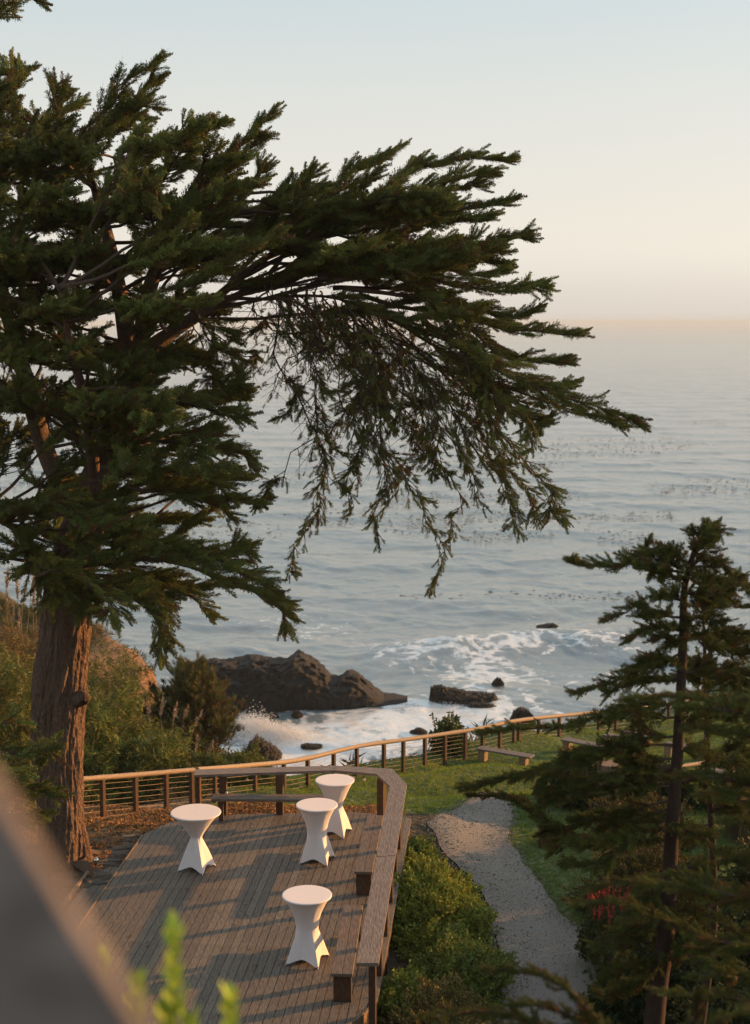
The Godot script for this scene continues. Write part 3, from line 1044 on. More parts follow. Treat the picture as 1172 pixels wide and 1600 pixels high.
	# the mass of the crown
	var left := [[-130, 150], [0, 135], [100, 185], [160, 215], [270, 230], [330, 245], [385, 270], [395, 350], [390, 440], [330, 470], [270, 540], [350, 650], [360, 770], [290, 830], [360, 900], [250, 930], [100, 905], [-130, 860]]
	var right := [[400, 345], [480, 335], [560, 305], [680, 300], [710, 330], [715, 400], [730, 450], [680, 465], [560, 440], [420, 425]]
	var made := 0
	while made < 262:
		var is_left := made < 212
		var x := rf(-130, 400) if is_left else rf(400, 810)
		var y := rf(130, 935) if is_left else rf(270, 480)
		if not in_poly(x, y, left if is_left else right):
			continue
		if is_left and x < 110 and y > 690 and y < 790 and rng.randf() < 0.8:
			continue
		var tp2 := at(x, y, rf(22.4, 28.6) if is_left else rf(23.8, 27.6))
		tp2.y = snappedf(tp2.y, 0.82) + rf(-0.14, 0.14)
		var best := Vector3.ZERO
		var cost := 1e9
		for k in 26:
			var q: Vector3 = L[rng.randi() % L.size()]
			var d := q.distance_to(tp2)
			var e := absf(d - 2.6) + absf(q.y - tp2.y + 0.35) * 1.5 + maxf(0.0, q.x - tp2.x + 0.6) * 0.9
			if e < cost:
				cost = e
				best = q
		if best.distance_to(tp2) > 5.0:
			continue
		made += 1
		var mid := best.lerp(tp2, 0.5) + Vector3(0.15, rf(-0.1, 0.35), 0)
		bough(cr, [best, mid, tp2, tp2 + (tp2 - mid).normalized() * 0.4 + Vector3(0.25, rf(0.02, 0.25), 0)], 0.04, {"w": rf(0.55, 0.9), "sc": rf(0.42, 0.58), "gap": 0.15, "up": 0.10, "flat": 0.12, "bare": 0.3, "wind": 0.5, "jit": 0.22, "tufty": 0.05}, g)
	# low boughs at the left edge, nearer than the trunk
	for q in [[[60, 880, 25], [90, 895, 24.4], [130, 925, 24.2], [150, 955, 24.2]], [[40, 870, 25], [70, 905, 24.5], [85, 950, 24.4]], [[110, 900, 25], [120, 915, 24.5], [165, 960, 24.3]], [[20, 860, 24.6], [60, 880, 24.2], [110, 930, 24]], [[130, 800, 25.4], [150, 800, 24.4], [200, 830, 24]], [[100, 850, 25], [120, 840, 24], [170, 870, 23.6]], [[150, 700, 25], [170, 690, 24.2], [220, 700, 24]]]:
		add.call(q, {"w": 0.5, "sc": 0.5, "gap": 0.13, "up": 0.0, "bare": 0.1, "jit": 0.3, "wind": 0.3})
	for q in [[[-120, 1130, 20.5], [-40, 1160, 20.3], [40, 1175, 20.2], [92, 1180, 20.2]], [[-120, 1180, 20.5], [-40, 1210, 20.3], [40, 1230, 20.2], [100, 1236, 20.2]], [[-120, 1230, 20], [-30, 1260, 20], [60, 1290, 20]], [[-120, 1100, 21], [-30, 1125, 21], [50, 1150, 21]], [[-100, 1250, 20.4], [0, 1240, 20.3], [80, 1275, 20.3]], [[-100, 1150, 19.6], [-20, 1200, 19.6], [50, 1215, 19.6]]]:
		add.call(q, {"w": 0.5, "sc": 0.5, "gap": 0.16, "up": 0.1, "bare": 0.0})
	finish_crown(cr, tree)


func young_cypress(label: String, trunk: Array, radii: Array, boughs: Array, o: Dictionary, g: Color, base_xz := Vector2.INF) -> void:
	var P := []
	for q in trunk:
		P.append(at(q[0], q[1], q[2]))
	if base_xz != Vector2.INF:
		P.push_front(Vector3(base_xz.x, ground(base_xz.x, base_xz.y) - 0.1, base_xz.y))
	var tree := thing("cypress_tree", label, "tree")
	part("trunk", bark_tube(P, radii, 28, 120, 0.05), M.bark_young, tree)
	var cr := Crown.new()
	for q in boughs:
		var B2 := []
		for p in q:
			B2.append(at(p[0], p[1], p[2]))
		bough(cr, B2, o.get("r", 0.025), o, g)
	finish_crown(cr, tree)


func right_trees() -> void:
	var g := Color(0.110, 0.125, 0.032)
	var o := {"w": 0.19, "sc": 0.225, "gap": 0.05, "up": 0.12, "flat": 0.4, "bare": 0.1, "step": 0.055, "lbare": 0.0, "wig": 0.06, "jit": 0.7, "r": 0.016, "tufty": 0.6}
	var d := 14.0
	var bs := []
	for q in [[1085, 860, 1100, 840, 1131, 828], [1080, 866, 1095, 845, 1100, 822], [1075, 880, 1050, 862, 1012, 850], [1070, 885, 1100, 880, 1132, 884], [1068, 895, 1010, 876, 960, 880, 898, 874], [1068, 890, 1040, 870, 1000, 872], [1068, 905, 1040, 900, 1022, 890], [1066, 940, 1050, 930, 1034, 926], [1068, 930, 1100, 920, 1130, 938], [1066, 965, 1030, 955, 995, 952, 958, 962], [1066, 965, 1100, 960, 1140, 970], [1065, 985, 1030, 980, 990, 994], [1066, 1000, 1045, 1005, 1035, 1000], [1066, 1000, 1090, 1000, 1112, 1008],
		[1064, 1022, 1030, 1025, 970, 1060, 908, 1082], [1064, 1030, 1020, 1035, 985, 1058], [1066, 1050, 1100, 1045, 1150, 1060], [1064, 1060, 1010, 1060, 960, 1080], [1062, 1095, 1000, 1105, 950, 1120],
		[1060, 1120, 980, 1118, 860, 1135, 752, 1140], [1060, 1150, 1000, 1150, 930, 1175, 880, 1190], [1058, 1165, 960, 1160, 860, 1195, 800, 1215, 733, 1229], [1056, 1200, 990, 1195, 900, 1225, 860, 1235], [1052, 1250, 960, 1270, 860, 1290, 810, 1262, 748, 1246], [1052, 1262, 980, 1280, 900, 1310, 850, 1300], [1052, 1280, 1000, 1290, 930, 1320, 870, 1330], [1050, 1310, 980, 1320, 920, 1350, 880, 1350],
		[1060, 1140, 1100, 1135, 1160, 1150], [1058, 1170, 1110, 1180, 1172, 1200], [1056, 1215, 1100, 1230, 1150, 1260], [1052, 1290, 1090, 1300, 1140, 1330], [1046, 1350, 1090, 1360, 1130, 1390], [1044, 1385, 1010, 1400, 990, 1430], [1056, 1185, 980, 1180, 880, 1205, 840, 1222], [1054, 1230, 990, 1225, 900, 1240, 850, 1262], [1056, 1200, 1000, 1215, 930, 1235, 890, 1250], [1052, 1290, 1000, 1300, 940, 1318, 900, 1312], [1042, 1420, 1080, 1420, 1130, 1440], [1040, 1450, 990, 1450, 940, 1480], [1038, 1480, 1080, 1480, 1140, 1500], [1036, 1500, 980, 1520, 930, 1540]]:
		for rep in (1 if q[1] < 1340 else 2):
			var b := []
			var dd := rf(-0.9, 0.5)
			for i in q.size() / 2:
				b.append([q[i * 2] + rep * rf(-14, 14) * i, q[i * 2 + 1] + rep * rf(8, 20), d + dd * i / (q.size() / 2.0) + rep * rf(-0.6, 0.6) * minf(i, 1)])
			bs.append(b)
	young_cypress("slender young cypress with tiered boughs standing alone right of the gravel path", [[1026, 1560, d], [1040, 1470, d], [1050, 1300, d], [1060, 1150, d], [1067, 1000, d], [1070, 920, d], [1085, 862, d], [1102, 828, d]], [0.11, 0.10, 0.085, 0.068, 0.052, 0.043, 0.033, 0.024, 0.008], bs, o, g, Vector2(2.75, -14))
	# a thinner one close behind it
	bs = []
	d = 15.4
	for q in [[1100, 1010, 1130, 990, 1172, 985], [1098, 960, 1130, 905, 1180, 930], [1098, 950, 1120, 925, 1150, 915], [1102, 1070, 1140, 1050, 1180, 1060], [1100, 1050, 1085, 1040, 1070, 1045], [1104, 1110, 1140, 1100, 1190, 1120], [1098, 935, 1110, 915, 1112, 900], [1100, 1000, 1140, 1000, 1190, 1010], [1106, 1180, 1150, 1170, 1200, 1180], [1108, 1250, 1150, 1240, 1200, 1260], [1108, 1290, 1080, 1300, 1060, 1310]]:
		for rep in 2:
			var b := []
			for i in q.size() / 2:
				b.append([q[i * 2] + rep * rf(-8, 8) * i, q[i * 2 + 1] + rep * rf(6, 18), d + rf(-0.4, 0.4) * i])
			bs.append(b)
	young_cypress("thin-stemmed young cypress close behind the slender one, half hidden by it", [[1112, 1480, d], [1114, 1340, d], [1106, 1200, d], [1103, 1080, d], [1098, 930, d]], [0.05, 0.04, 0.03, 0.012], bs, o, g, Vector2(3.5, -15.4))
	# a nearer tree just off the right side, out of focus, whose boughs reach into view
	bs = []
	d = 9.0
	var o2 := {"w": 0.12, "sc": 0.165, "gap": 0.05, "up": 0.12, "flat": 0.45, "bare": 0.0, "step": 0.09, "lbare": 0.1, "wig": 0.03}
	for q in [[1330, 1180, 1200, 1140, 1100, 1095, 985, 1088], [1330, 1190, 1220, 1130, 1130, 1110, 1060, 1100], [1330, 1230, 1230, 1190, 1160, 1150, 1080, 1140], [1330, 1280, 1220, 1240, 1140, 1215, 1035, 1212], [1330, 1330, 1230, 1260, 1150, 1245, 1090, 1240], [1340, 1450, 1230, 1420, 1140, 1400, 1060, 1370, 925, 1382], [1340, 1460, 1240, 1410, 1160, 1410, 1080, 1390, 1000, 1374], [1340, 1500, 1230, 1470, 1140, 1470, 1060, 1448, 985, 1412, 905, 1408], [1330, 1330, 1250, 1300, 1180, 1290, 1130, 1280], [1330, 1380, 1240, 1370, 1170, 1350, 1140, 1350], [1330, 1100, 1240, 1060, 1180, 1090, 1140, 1100],
		[1330, 1540, 1240, 1500, 1160, 1490, 1090, 1480], [1330, 1580, 1240, 1540, 1160, 1530, 1080, 1520], [1330, 1600, 1240, 1580, 1140, 1560, 1040, 1550]]:
		var b := []
		for i in q.size() / 2:
			b.append([q[i * 2], q[i * 2 + 1], d + rf(-0.25, 0.25) * (1 if i else 0)])
		bs.append(b)
	for k in 46:
		var y := 470.0 + k * 22.0
		var l := (60.0 + (y - 470.0) * 0.16) * rf(0.7, 1.1)
		var dz := rf(-0.7, 0.7)
		var rr := 1.0 if k % 3 else -0.55
		bs.append([[1342, y, d], [1342 + rr * l * 0.6, y - 22, d + dz * 0.5], [1342 + rr * l * 1.4, y - 14, d + dz]])
	young_cypress("blurred near cypress at the right edge, only its green boughs reaching into view", [[1330, 1700, d], [1330, 1400, d], [1335, 1100, d], [1340, 900, d], [1344, 640, d], [1346, 430, d]], [0.12, 0.08, 0.065, 0.045, 0.01], bs, o2, g, Vector2(3.0, -9.0))
	# boughs of another near tree coming up from below the frame
	bs = []
	d = 7.0
	var o3 := {"w": 0.07, "sc": 0.115, "gap": 0.035, "up": 0.1, "flat": 0.5, "bare": 0.0, "step": 0.06, "lbare": 0.1, "wig": 0.02}
	for q in [[1010, 1760, 970, 1640, 905, 1560, 840, 1522, 766, 1512], [1000, 1700, 940, 1615, 870, 1575, 800, 1566], [1010, 1760, 960, 1650, 850, 1600, 760, 1584, 672, 1590], [1010, 1750, 980, 1660, 940, 1600, 920, 1570], [1010, 1760, 950, 1640, 860, 1610, 800, 1600], [1010, 1760, 1060, 1650, 1120, 1600, 1180, 1570], [1010, 1760, 1050, 1640, 1080, 1590, 1100, 1560], [1010, 1780, 1090, 1680, 1160, 1640, 1220, 1600]]:
		var b := []
		for i in q.size() / 2:
			b.append([q[i * 2], q[i * 2 + 1], d + rf(-0.15, 0.15) * (1 if i else 0)])
		bs.append(b)
	young_cypress("near cypress below the frame whose arching twig tips cross the bottom of the path", [[1010, 2000, d], [1010, 1760, d]], [0.07, 0.05, 0.03], bs, o3, g, Vector2(1.35, -7.0))


# ---------------------------------------------------------------- shrubs and grasses
func shrub(called: String, label: String, category: String, where: Vector3, rad: Vector3, count: int, kind: String, base: Color, size: float, group := "", lobes := 0.35, hollow := 0.55) -> Node3D:
	var t := thing(called, label, category, where, 0.0, group)
	var xf := []
	var cl := []
	var off := where * 3.0
	for i in count:
		var d := rdir()
		d.y = absf(d.y) * 1.05 - 0.12
		d = d.normalized()
		var r := (1.0 + lobes * nz.get_noise_3d(d.x * 60.0 + off.x * 9.0, d.y * 60.0, d.z * 60.0 + off.z * 9.0) * 2.2 + lobes * 0.5 * nz.get_noise_3d(d.x * 160.0, d.y * 160.0 + off.x * 9.0, d.z * 160.0) * 2.0) * lerpf(hollow, 1.02, sqrt(rng.randf()))
		var p := Vector3(d.x * rad.x, maxf(d.y * rad.y, -0.1), d.z * rad.z) * r
		var y := (d * 0.8 + rdir() * 0.6 + Vector3.UP * 0.5).normalized()
		xf.append(Transform3D(basis_to(y, rf(0, TAU)).scaled(Vector3.ONE * size * rf(0.7, 1.35)), p))
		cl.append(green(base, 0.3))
	scatter("foliage", LEAF[kind], xf, cl, t)
	var b := B.new()
	for k in 9:
		var d := (rdir() * Vector3(1, 0.4, 1) + Vector3.UP * 0.9).normalized()
		var e := Vector3(d.x * rad.x, d.y * rad.y, d.z * rad.z) * 0.85
		b.tube(curve([Vector3(0, -0.15, 0), e * 0.5 + Vector3.UP * 0.05, e], 5), [0.03, 0.026, 0.022, 0.017, 0.012, 0.006], 5)
	part("stem", b, M.twig, t)
	return t


func on_ground(x: float, z: float, dy := 0.0) -> Vector3:
	return Vector3(x, ground(x, z) + dy, z)


func pampas(label: String, where: Vector3, size: float, plumes: Array, leafcol: Color, tuft := 90) -> void:
	var t := thing("pampas_grass", label, "pampas grass", where, 0.0, "pampas grass on the hillside")
	var xf := []
	var cl := []
	for i in tuft:
		var a := rf(0, TAU)
		xf.append(Transform3D(Basis(Vector3.UP, a).scaled(Vector3.ONE * size * rf(0.7, 1.3)), Vector3(cos(a), 0, sin(a)) * rf(0, 0.5) * size))
		cl.append(green(leafcol, 0.25))
	scatter("leaves", LEAF.reed, xf, cl, t)
	for q in plumes:                      # each plume a fuzzy spindle on its stalk
		var b := B.new()
		var foot: Vector3 = Vector3(q[0] * 0.4, 0.3, q[2] * 0.4)
		var top := Vector3(q[0], q[1], q[2])
		var l: float = q[3]
		b.tube([foot, foot.lerp(top, 0.6), top], [0.012, 0.010, 0.008], 4, Color(0.30, 0.22, 0.12))
		var ax := ((top - foot).normalized() + Vector3(0.12, 0, 0)).normalized()
		for i in 60:
			var s := i / 60.0
			var w := sin(PI * pow(s * 0.94 + 0.05, 0.7)) * l * 0.13
			var dd := (rdir() * 0.9 + ax).normalized()
			b.spike(top + ax * l * s, dd, w + 0.05, w * 0.28 + 0.012, Color(0.46, 0.335, 0.235) * rf(0.8, 1.15))
		part("plume", b, M.dry, t)


func plants() -> void:
	var olive := Color(0.152, 0.167, 0.049)
	var mid := Color(0.102, 0.128, 0.035)
	# beside the deck
	shrub("leafy_shrub", "wide rounded small-leaved shrub, sunlit, between the deck rail and the path", "shrub", on_ground(1.02, -24.2), Vector3(0.85, 0.72, 1.7), 5200, "tiny", Color(0.225, 0.262, 0.050), 1.35, "", 0.22)
	shrub("leafy_shrub", "darker shrub in front of the wide rounded shrub, leaning over the path edge", "shrub", on_ground(1.35, -21.8), Vector3(0.68, 0.6, 0.95), 2600, "tiny", Color(0.165, 0.205, 0.048), 1.35)
	shrub("leafy_shrub", "low yellow-green shrub with broad leaves at the foot of the nearest rail post", "shrub", on_ground(0.45, -20.6), Vector3(0.45, 0.55, 0.6), 900, "broad", Color(0.189, 0.225, 0.043), 1.1)
	shrub("leafy_shrub", "straggly reddish green shrub at the bottom of the frame left of the path", "shrub", on_ground(0.95, -19.9), Vector3(0.7, 0.6, 0.7), 1500, "tiny", Color(0.174, 0.145, 0.051), 1.3)
	shrub("leafy_shrub", "bright green leafy clump beside the far end of the right hand rail", "shrub", on_ground(0.78, -26.4), Vector3(0.38, 0.35, 0.55), 700, "broad", Color(0.145, 0.203, 0.043), 1.0)
	for q in [["coarse golden grass tuft at the bottom of the frame beside the deck edge", 0.55, -18.9, 0.9, Color(0.246, 0.217, 0.065)], ["golden green grass tuft at the very bottom of the frame, nearest the path", 1.15, -18.8, 0.9, Color(0.203, 0.203, 0.058)], ["brown grass tuft on the lawn strip right of the path bend", 3.35, -27.6, 0.8, Color(0.145, 0.109, 0.051)]]:
		var t := thing("grass_tuft", q[0], "grass tuft", on_ground(q[1], q[2]))
		var xf := []
		var cl := []
		for i in 26:
			var a := rf(0, TAU)
			xf.append(Transform3D(Basis(Vector3.UP, a).scaled(Vector3.ONE * rf(0.7, 1.2) * q[3]), Vector3(cos(a), 0, sin(a)) * rf(0, 0.3)))
			cl.append(green(q[4], 0.25))
		scatter("leaves", LEAF.tuft, xf, cl, t)
	# left, beyond the wire fence
	for q in [["big olive green bush right behind the left wire fence, next to the cypress trunk", -6.9, -35.5, 1.9, 2.1, 5200, "strip", Color(0.172, 0.198, 0.056)], ["rounded olive bush behind the fence between the trunk and the pine", -5.4, -37.5, 1.6, 1.6, 3600, "strip", Color(0.183, 0.198, 0.059)], ["dull green bush at the left edge behind the cypress trunk", -9.6, -35.0, 2.2, 2.6, 5200, "strip", Color(0.162, 0.170, 0.049)], ["tall brownish bush at the far left edge under the pampas plumes", -13.4, -48, 2.6, 2.6, 4200, "strip", Color(0.203, 0.151, 0.067)], ["low green bush on the slope below the orange cliff face", -9.6, -50, 2.6, 2.6, 3600, "strip", Color(0.172, 0.179, 0.053)], ["grey green bush on the hillside left of the trunk", -12.2, -41, 2.1, 2.2, 3600, "strip", Color(0.183, 0.189, 0.060)], ["dark green bush on the crest beside the orange cliff face", -16.4, -66, 1.9, 1.0, 2000, "strip", Color(0.153, 0.160, 0.049)],
		["small dry brown bush at the foot of the pine behind the fence", -4.3, -39.8, 1.2, 1.2, 2000, "strip", Color(0.385, 0.235, 0.108)], ["bushy green scrub behind the fence under the bench rail", -3.5, -35.6, 0.9, 0.9, 1500, "strip", Color(0.143, 0.160, 0.044)]]:
		shrub("coastal_bush", q[0], "bush", on_ground(q[1], q[2]), Vector3(q[3], q[4], q[3] * 0.9), q[5], q[6], q[7], 1.25, "", 0.4)
	# right, beyond the fence line
	shrub("coastal_bush", "dark bush growing through the fence wires beside the first lawn bench", "bush", on_ground(2.25, -42.8, -0.3), Vector3(0.5, 1.15, 0.5), 1500, "broad", Color(0.087, 0.116, 0.032), 1.5)
	shrub("coastal_bush", "sunlit olive bush beyond the far fence left of the young cypress", "bush", on_ground(7.6, -51.0, -1.0), Vector3(1.0, 1.6, 0.9), 2600, "strip", Color(0.174, 0.181, 0.065), 1.3)
	shrub("coastal_bush", "blue green bush beyond the far fence behind the young cypress", "bush", on_ground(9.8, -54.0, -1.0), Vector3(1.3, 2.2, 1.0), 2600, "strip", Color(0.072, 0.109, 0.051), 1.3)
	shrub("coastal_bush", "dark bush at the far right edge beyond the fence", "bush", on_ground(13.8, -52.0, -0.3), Vector3(1.4, 1.6, 1.1), 2600, "strip", Color(0.072, 0.102, 0.035), 1.3)
	# right of the path: mass under the young cypress, shade painted into leaf colours
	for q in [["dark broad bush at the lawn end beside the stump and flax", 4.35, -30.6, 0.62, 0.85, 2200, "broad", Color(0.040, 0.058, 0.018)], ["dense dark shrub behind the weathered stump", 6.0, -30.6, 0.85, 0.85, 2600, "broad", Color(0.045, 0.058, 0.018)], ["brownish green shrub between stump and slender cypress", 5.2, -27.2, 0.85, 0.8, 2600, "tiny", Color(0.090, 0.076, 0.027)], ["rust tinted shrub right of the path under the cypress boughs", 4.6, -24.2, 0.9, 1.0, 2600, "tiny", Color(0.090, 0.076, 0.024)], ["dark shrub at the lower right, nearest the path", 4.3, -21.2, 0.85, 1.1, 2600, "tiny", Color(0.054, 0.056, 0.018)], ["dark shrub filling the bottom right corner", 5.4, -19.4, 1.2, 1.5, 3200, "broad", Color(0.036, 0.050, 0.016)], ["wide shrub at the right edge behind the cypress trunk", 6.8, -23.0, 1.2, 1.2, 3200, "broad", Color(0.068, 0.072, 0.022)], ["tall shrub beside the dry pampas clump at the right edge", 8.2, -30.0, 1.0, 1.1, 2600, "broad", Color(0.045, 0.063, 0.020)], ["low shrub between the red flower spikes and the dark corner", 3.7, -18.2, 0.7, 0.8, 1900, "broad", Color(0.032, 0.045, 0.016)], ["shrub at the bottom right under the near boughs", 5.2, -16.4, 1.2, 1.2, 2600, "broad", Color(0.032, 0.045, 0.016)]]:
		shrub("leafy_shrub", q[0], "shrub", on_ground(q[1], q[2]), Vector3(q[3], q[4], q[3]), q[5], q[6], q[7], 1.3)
	# red flower spikes
	var t := thing("red_flower_plant", "plant with upright red flower spikes right of the path below the cypress boughs", "flowering plant", on_ground(3.72, -22.4, 0.1))
	var xf := []
	var cl := []
	for i in 500:
		var d := rdir()
		xf.append(Transform3D(basis_to((d + Vector3.UP * 0.8), rf(0, 6)).scaled(Vector3.ONE * rf(1.0, 1.6)), Vector3(d.x * 0.42, absf(d.y) * 0.8, d.z * 0.42) * rf(0.5, 1.0)))
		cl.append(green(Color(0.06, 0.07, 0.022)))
	scatter("foliage", LEAF.broad, xf, cl, t)
	for i in 26:
		var b := B.new()
		var p := Vector3(rf(-0.36, 0.42), rf(0.55, 0.75), rf(-0.3, 0.4))
		var h := rf(0.25, 0.6)
		b.tube([p, p + Vector3.UP * h], [0.007, 0.005], 4, Color(0.07, 0.07, 0.03))
		for k in 22:
			b.spike(p + Vector3.UP * (h - 0.18 + k * 0.010), (rdir() + Vector3.DOWN * 0.3).normalized(), 0.045, 0.010, Color(0.46, 0.05, 0.045) * rf(0.7, 1.2))
		part("flower_spike", b, M.leaves, t)
	# flax with strap leaves
	t = thing("flax_plant", "flax plant with long grey-green strap leaves left of the weathered stump", "plant", on_ground(4.1, -30.6))
	for i in 17:
		var a := rf(0, TAU)
		var od := Vector3(cos(a), 0, sin(a))
		var l := rf(0.6, 0.95)
		var lean := rf(0.2, 0.6)
		var b := B.new()
		var rows := []
		for k in 7:
			var s := k / 6.0
			var c := od * (0.05 + lean * l * s * s) + Vector3.UP * l * (s - 0.25 * lean * s * s)
			var x := Vector3(-od.z, 0, od.x) * 0.032 * (1.0 - s * s * 0.95)
			rows.append(PackedVector3Array([c - x, c + od * -0.012, c + x]))
		b.surf(rows, false, false, Color(0.15, 0.17, 0.12) * rf(0.8, 1.15))
		part("leaf", b, M.glossy, t)
	# weathered stump: a hollow ring of split staves of grey-brown wood
	t = thing("tree_stump", "weathered upright stump catching the sun between flax plant and young cypress", "stump", on_ground(5.0, -30.2))
	part("trunk", bark_tube([Vector3(0, -0.1, 0), Vector3(0.02, 0.5, 0), Vector3(0, 0.98, 0.02)], [0.27, 0.25, 0.24], 60, 50, 0.16, 0.2), M.stump, t)
	var sb := B.new()
	var ring := []
	for k in 30:
		ring.append(Vector3(cos(TAU * k / 30.0) * 0.235, 0.97 + nz.get_noise_1d(k * 20.0) * 0.04, sin(TAU * k / 30.0) * 0.235))
	for k in 30:
		sb.tri(Vector3(0, 0.99, 0), ring[k], ring[(k + 1) % 30], Vector3.UP)
	part("cut_face", sb, M.stump, t)
	# pampas grass
	var straw := Color(0.17, 0.125, 0.06)
	var sets := [["pampas grass with pale plumes at the far left edge above the brown bush", -12.9, -50.5, 1.3, straw, [[-1.6, 3.3, 0, .7], [-1.0, 3.7, .2, .8], [-.5, 3.2, 0, .6], [0, 3.9, .2, .8], [.5, 3.3, 0, .7], [.9, 3.9, .3, .8], [1.4, 3.4, 0, .7], [-1.3, 2.7, .4, .6], [.2, 2.7, .4, .6]]],
		["pampas grass with plumes just left of the cypress trunk top", -11.9, -49.5, 1.2, straw, [[-.4, 3.0, 0, .7], [.2, 3.5, 0, .8], [.8, 3.1, .1, .7], [1.3, 2.7, 0, .6], [-.9, 2.5, .2, .6]]],
		["pampas grass with a dense head of plumes between the two other far left clumps", -12.4, -52.0, 1.2, straw, [[-.9, 3.2, 0, .7], [-.5, 3.6, .2, .8], [0, 3.3, 0, .7], [.4, 3.0, .1, .7], [.8, 3.4, 0, .7]]],
		["pampas grass with two tall plumes low at the left edge", -10.5, -42.0, 0.9, Color(0.12, 0.10, 0.05), [[.1, 3.0, .3, .8], [.55, 2.75, .3, .7]]],
		["pampas grass right beside the sunlit cypress trunk, its plumes in a row", -8.0, -42.5, 1.0, straw, [[-.7, 2.9, 0, .6], [-.35, 3.1, .1, .7], [0, 2.8, 0, .7], [.3, 2.6, .2, .6], [.65, 2.4, .1, .7], [.9, 2.0, .2, .6], [-.9, 2.3, .2, .6]]],
		["pampas grass between the rounded olive bush and the pine", -6.6, -44.0, 1.0, straw, [[-.4, 2.2, 0, .6], [0, 2.4, .2, .6], [.35, 2.2, 0, .6], [.7, 2.3, .2, .5], [1.0, 2.0, 0, .6], [-.7, 1.9, .2, .5]]],
		["pampas grass with short plumes in front of the pine", -5.1, -40.5, 0.9, straw, [[-.3, 1.9, 0, .5], [0, 2.1, .2, .5], [.35, 1.9, 0, .5], [.6, 1.6, .1, .5], [-.6, 1.7, .1, .5]]],
		["shaggy dry pampas clump at the right edge below the lawn rail", 7.4, -27.4, 1.1, Color(0.16, 0.115, 0.06), [[-.7, 1.5, .4, .4], [-1.0, 1.2, .5, .35]]]]
	for s in sets:
		pampas(s[0], on_ground(s[1], s[2]), s[3], s[5], s[4])
	# the pine on the slope
	t = thing("pine_tree", "bushy young pine on the slope behind the fence, in front of the long sea stack", "tree", on_ground(-5.75, -46.0, -0.2))
	var b := B.new()
	var top := at(300, 1052, 46.0) - t.position
	b.tube(curve([Vector3.ZERO, top * 0.5 + Vector3(0.1, 0, 0), top], 8), [0.12, 0.11, 0.1, 0.09, 0.075, 0.06, 0.045, 0.03, 0.012], 8)
	part("trunk", b, M.bark_young, t)
	xf = []
	cl = []
	b = B.new()
	for k in 120:
		var s := pow(rng.randf(), 0.75)
		var p0 := top * (0.08 + 0.9 * s)
		var a := rf(0, TAU)
		var r := (1.0 - s * 0.72) * 1.75 * rf(0.55, 1.1)
		var e := p0 + Vector3(cos(a) * r, r * 0.35 + rf(0, 0.3), sin(a) * r)
		var c := curve([p0, p0.lerp(e, 0.6) - Vector3(0, 0.08, 0), e], 8)
		b.tube(c, [0.03, 0.026, 0.022, 0.018, 0.015, 0.012, 0.01, 0.008, 0.005], 4)
		for j in 26:
			var f := pow(rng.randf(), 0.6)
			var q: Vector3 = c[int(f * 7.99)] + rdir() * 0.22 * rf(0.2, 1.0)
			xf.append(Transform3D(basis_to((e - p0).normalized() * 0.4 + Vector3.UP * 0.9 + rdir() * 0.4, rf(0, 6)).scaled(Vector3.ONE * rf(0.7, 1.2)), q))
			cl.append(green(Color(0.190, 0.185, 0.060), 0.3) if rng.randf() < 0.75 else green(Color(0.22, 0.15, 0.06), 0.25))
	for q in [[-1.25, 0.95], [-0.85, 0.98], [-1.6, 0.7]]:         # the side leaders with their upright tips
		var p0 := Vector3(q[0] * 0.6, top.y * 0.35, 0.4)
		var e := Vector3(q[0] + top.x, top.y * q[1] - 0.1, 0.6)
		b.tube([p0, p0.lerp(e, 0.5), e], [0.04, 0.03, 0.01], 5)
		for j in 70:
			var f := rf(0.25, 1.0)
			xf.append(Transform3D(basis_to(Vector3.UP + rdir() * 0.7, rf(0, 6)).scaled(Vector3.ONE * rf(0.6, 1.0)), p0.lerp(e, f) + rdir() * (1.05 - f) * 0.4))
			cl.append(green(Color(0.05, 0.065, 0.025), 0.25))
	part("branches", b, M.twig, t).set_meta("kind", "stuff")
	scatter("crown", LEAF.pine, xf, cl, t)
	# lawn
	xf = []
	cl = []
	while xf.size() < 60000:
		var zz := -19.5 - pow(rng.randf(), 1.1) * 33.0
		var x := rf(-3.4, 13.0)
		if on_lawn(x, zz) < 0.5 + nz.get_noise_2d(x * 20.0, zz * 20.0) or in_path(x, zz, -0.10 + 0.12 * rng.randf()):
			continue
		xf.append(Transform3D(Basis(Vector3.UP, rf(0, TAU)).scaled(Vector3(1.2, rf(0.7, 1.7) * (1.0 + 0.5 * nz.get_noise_2d(x * 60.0, zz * 60.0)), 1.2)), on_ground(x, zz, 0.0)))
		var k := clampf(0.5 + nz2.get_noise_2d(x * 6.0, zz * 6.0) * 1.6, 0, 1)
		cl.append(green(Color(0.225, 0.30, 0.07).lerp(Color(0.15, 0.265, 0.06), k), 0.25))
	tag(scatter("grass", LEAF.turf, xf, cl), "short green grass of the sloping lawn inside the wire fence", "grass")
	# grit and litter on the path
	var pb := B.new()
	for q in [Vector3.UP, Vector3(1, 0.2, 0.3), Vector3(-0.8, 0.25, 0.5), Vector3(0, 0.2, -1)]:
		pb.spike(Vector3(0, -0.2, 0), q.normalized(), 0.9, 0.8, Color.WHITE)
	xf = []
	cl = []
